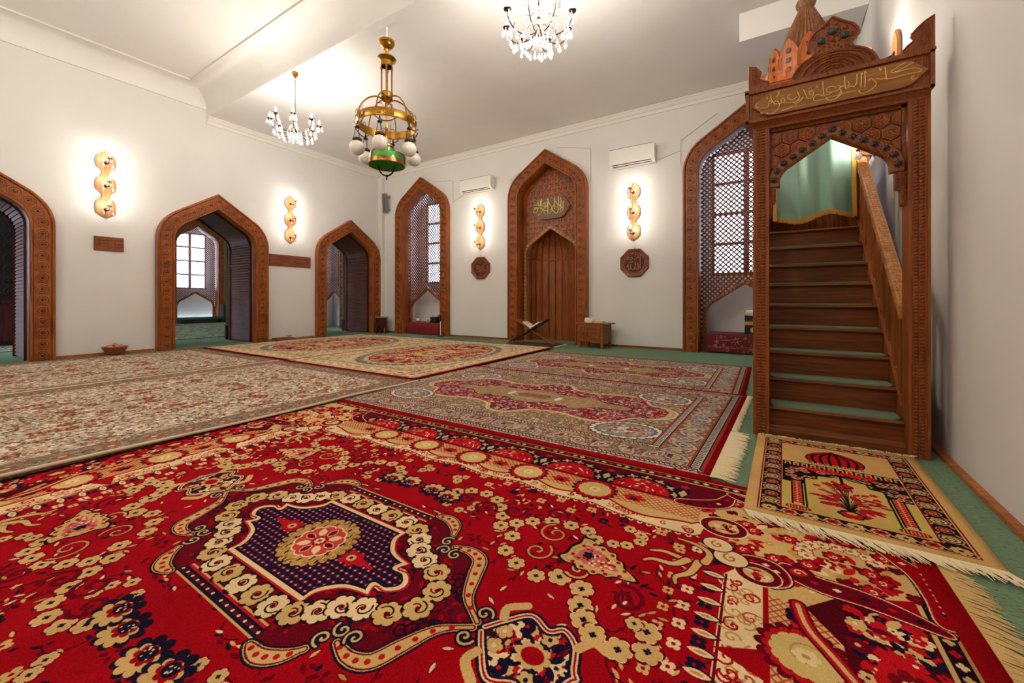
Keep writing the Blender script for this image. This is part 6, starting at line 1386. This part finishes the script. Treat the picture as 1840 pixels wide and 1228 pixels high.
# microphone stand by the first window arch
t = thing('microphone_stand', 'thin white stand with black microphone by the arch nearest the corner', 'microphone stand', (-7.42, YB-.24, .002))
mb = MB(); mb.lathe([(.09, 0), (.09, .012), (.02, .02), (.012, .03)], 18); mb.build('base', IRON, t); mb = MB(); mb.tube([(0, 0, .02), (0, 0, .42)], .009, 8); mb.build('pole', WHITE, t); mb = MB(); mb.tube([(0, 0, .41), (0, .0, .5)], .016, 8); mb.lathe([(.018, .5), (.028, .53), (.026, .57), (.0001, .59)], 12); mb.build('microphone', IRON, t)
mb = MB(); mb.tube([(x, y, .004) for x, y in smooth([(-7.42, YB-.3), (-7.6, YB-.42), (-7.9, YB-.4), (-7.7, YB-.52), (-7.2, YB-.6), (-6.8, YB-.5), (-6.2, YB-.36), (-5.7, YB-.3)], 6)], .004, 5); tag(mb.build('floor_cable', IRON), 'black cable lying on the green carpet from the microphone stand', 'cable')
# far hall
t = thing('floor_cushion', 'flat dark green cushion on a dark step in the far hall', 'cushion', (XF+.2, 7.5, 0), PI/2)
mb = MB(); mb.box(-.72, .72, -.25, .4, 0, .16); mb.build('dark_step', BLACKW, t, 0); mb = MB(); mb.prism([(-.68, .162), (-.68, .22), (-.6, .25), (.6, .25), (.68, .22), (.68, .162)], -.2, .4); mb.build('pad', GRND, t, 20)
t = thing('side_table', 'dark square side table in the far hall next to the lattice', 'table', (XF+.5, 8.42, 0)); mb = MB(); mb.box(-.2, .2, -.2, .2, .02, .78); mb.build('body', BLACKW, t, 0); mb = MB(); mb.box(-.24, .24, -.24, .24, .78, .81); mb.build('top', DARKW, t, 0)
def drape(label, loc):
    t = thing('door_drape', label, 'curtain', loc); mb = MB(); vs = []
    for j in range(9):
        for i in range(25): vs.append((-.0-.03*math.sin(i*1.3), -.14+.28*i/24*(1-.4*j/8), .35+2.2*j/8))
    mb.add(vs, [(j*25+i, j*25+i+1, (j+1)*25+i+1, (j+1)*25+i) for j in range(8) for i in range(24)]); mb.build('cloth', OLIVE, t, 180)
    mb = MB(); mb.box(-.05, .02, -.14, .12, .002, .35); mb.build('hem', BLACK, t, 0); mb = MB(); mb.tube([(0, -.18, 2.56), (0, .2, 2.56)], .012, 6); mb.build('rod', DBRS, t)
drape('olive drape hanging beyond the middle doorway', (XL-1.42, 4.86, 0)); drape('olive drape hanging beyond the corner doorway', (XL-1.42, 8.2, 0))
t = thing('carved_cupboard', 'tall dark carved wooden cupboard in the far hall behind the leftmost doorway', 'cupboard', (-13.9, 1.3, .0095), PI/2)
mb = MB(); mb.box(-1.1, 1.1, 0, .5, .0, 3.6); mb.build('body', BLACKW, t, 0)
mb = MB(); mb.box(-1.05, 1.05, -.03, 0, .1, .9); mb.box(-1.1, 1.1, -.06, 0, .92, .98); mb.build('lower_panel', DARKW, t, 0)
mb = MB(); mb.box(-1.05, 1.05, -.012, 0, 1.05, 3.5)
for i in range(9):
    for j in range(10): mb.lathe([(.09, 0), (.085, .014), (.06, .016), (.05, .004), (.03, .004), (.02, .016), (.0001, .018)], 12, 0, (0, 0, 0), rosette_frame(-.96+.24*i, -.012, 1.17+.245*j, 0, 1))
mb.build('carved_panel', BLACKW, t)
# ------------------------------------------------------------------ light
w = bpy.data.worlds.new('World'); scene.world = w; w.use_nodes = True; nt = w.node_tree; bg = nt.nodes['Background']
wt = nt.nodes.new('ShaderNodeTexCoord'); wr = nt.nodes.new('ShaderNodeMapRange'); wd = nt.nodes.new('ShaderNodeVectorMath'); wd.operation = 'DOT_PRODUCT'; wd.inputs[1].default_value = (-.6, -.8, 0); nt.links.new(wt.outputs['Generated'], wd.inputs[0]); nt.links.new(wd.outputs['Value'], wr.inputs['Value'])
for k_, v_ in (('From Min', 0.), ('From Max', .8), ('To Min', 12.), ('To Max', 40.)): wr.inputs[k_].default_value = v_   # brighter south-western sky
nt.links.new(wr.outputs['Result'], bg.inputs['Strength'])
bg.inputs['Color'].default_value = (.72, .84, 1., 1); 
scene.view_settings.view_transform = 'Standard'; scene.view_settings.look = 'None'; scene.view_settings.gamma = 1; scene.view_settings.exposure = .08
scene.cycles.use_denoising = True; scene.cycles.max_bounces = 10; scene.cycles.diffuse_bounces = 6; scene.cycles.glossy_bounces = 3; scene.cycles.transparent_max_bounces = 24; scene.cycles.caustics_reflective = False; scene.cycles.caustics_refractive = False; scene.cycles.sample_clamp_indirect = 6.
# ------------------------------------------------------------------ camera
cam = bpy.data.cameras.new('Camera'); co = bpy.data.objects.new('Camera', cam); COL.objects.link(co)
co.location = (0, 0, 1); co.rotation_euler = (PI/2, 0, math.radians(32.03)); cam.sensor_width = 36; cam.lens = 14.; cam.shift_y = -(614-539.4)/1840; cam.clip_start = .05; cam.clip_end = 100
scene.camera = co
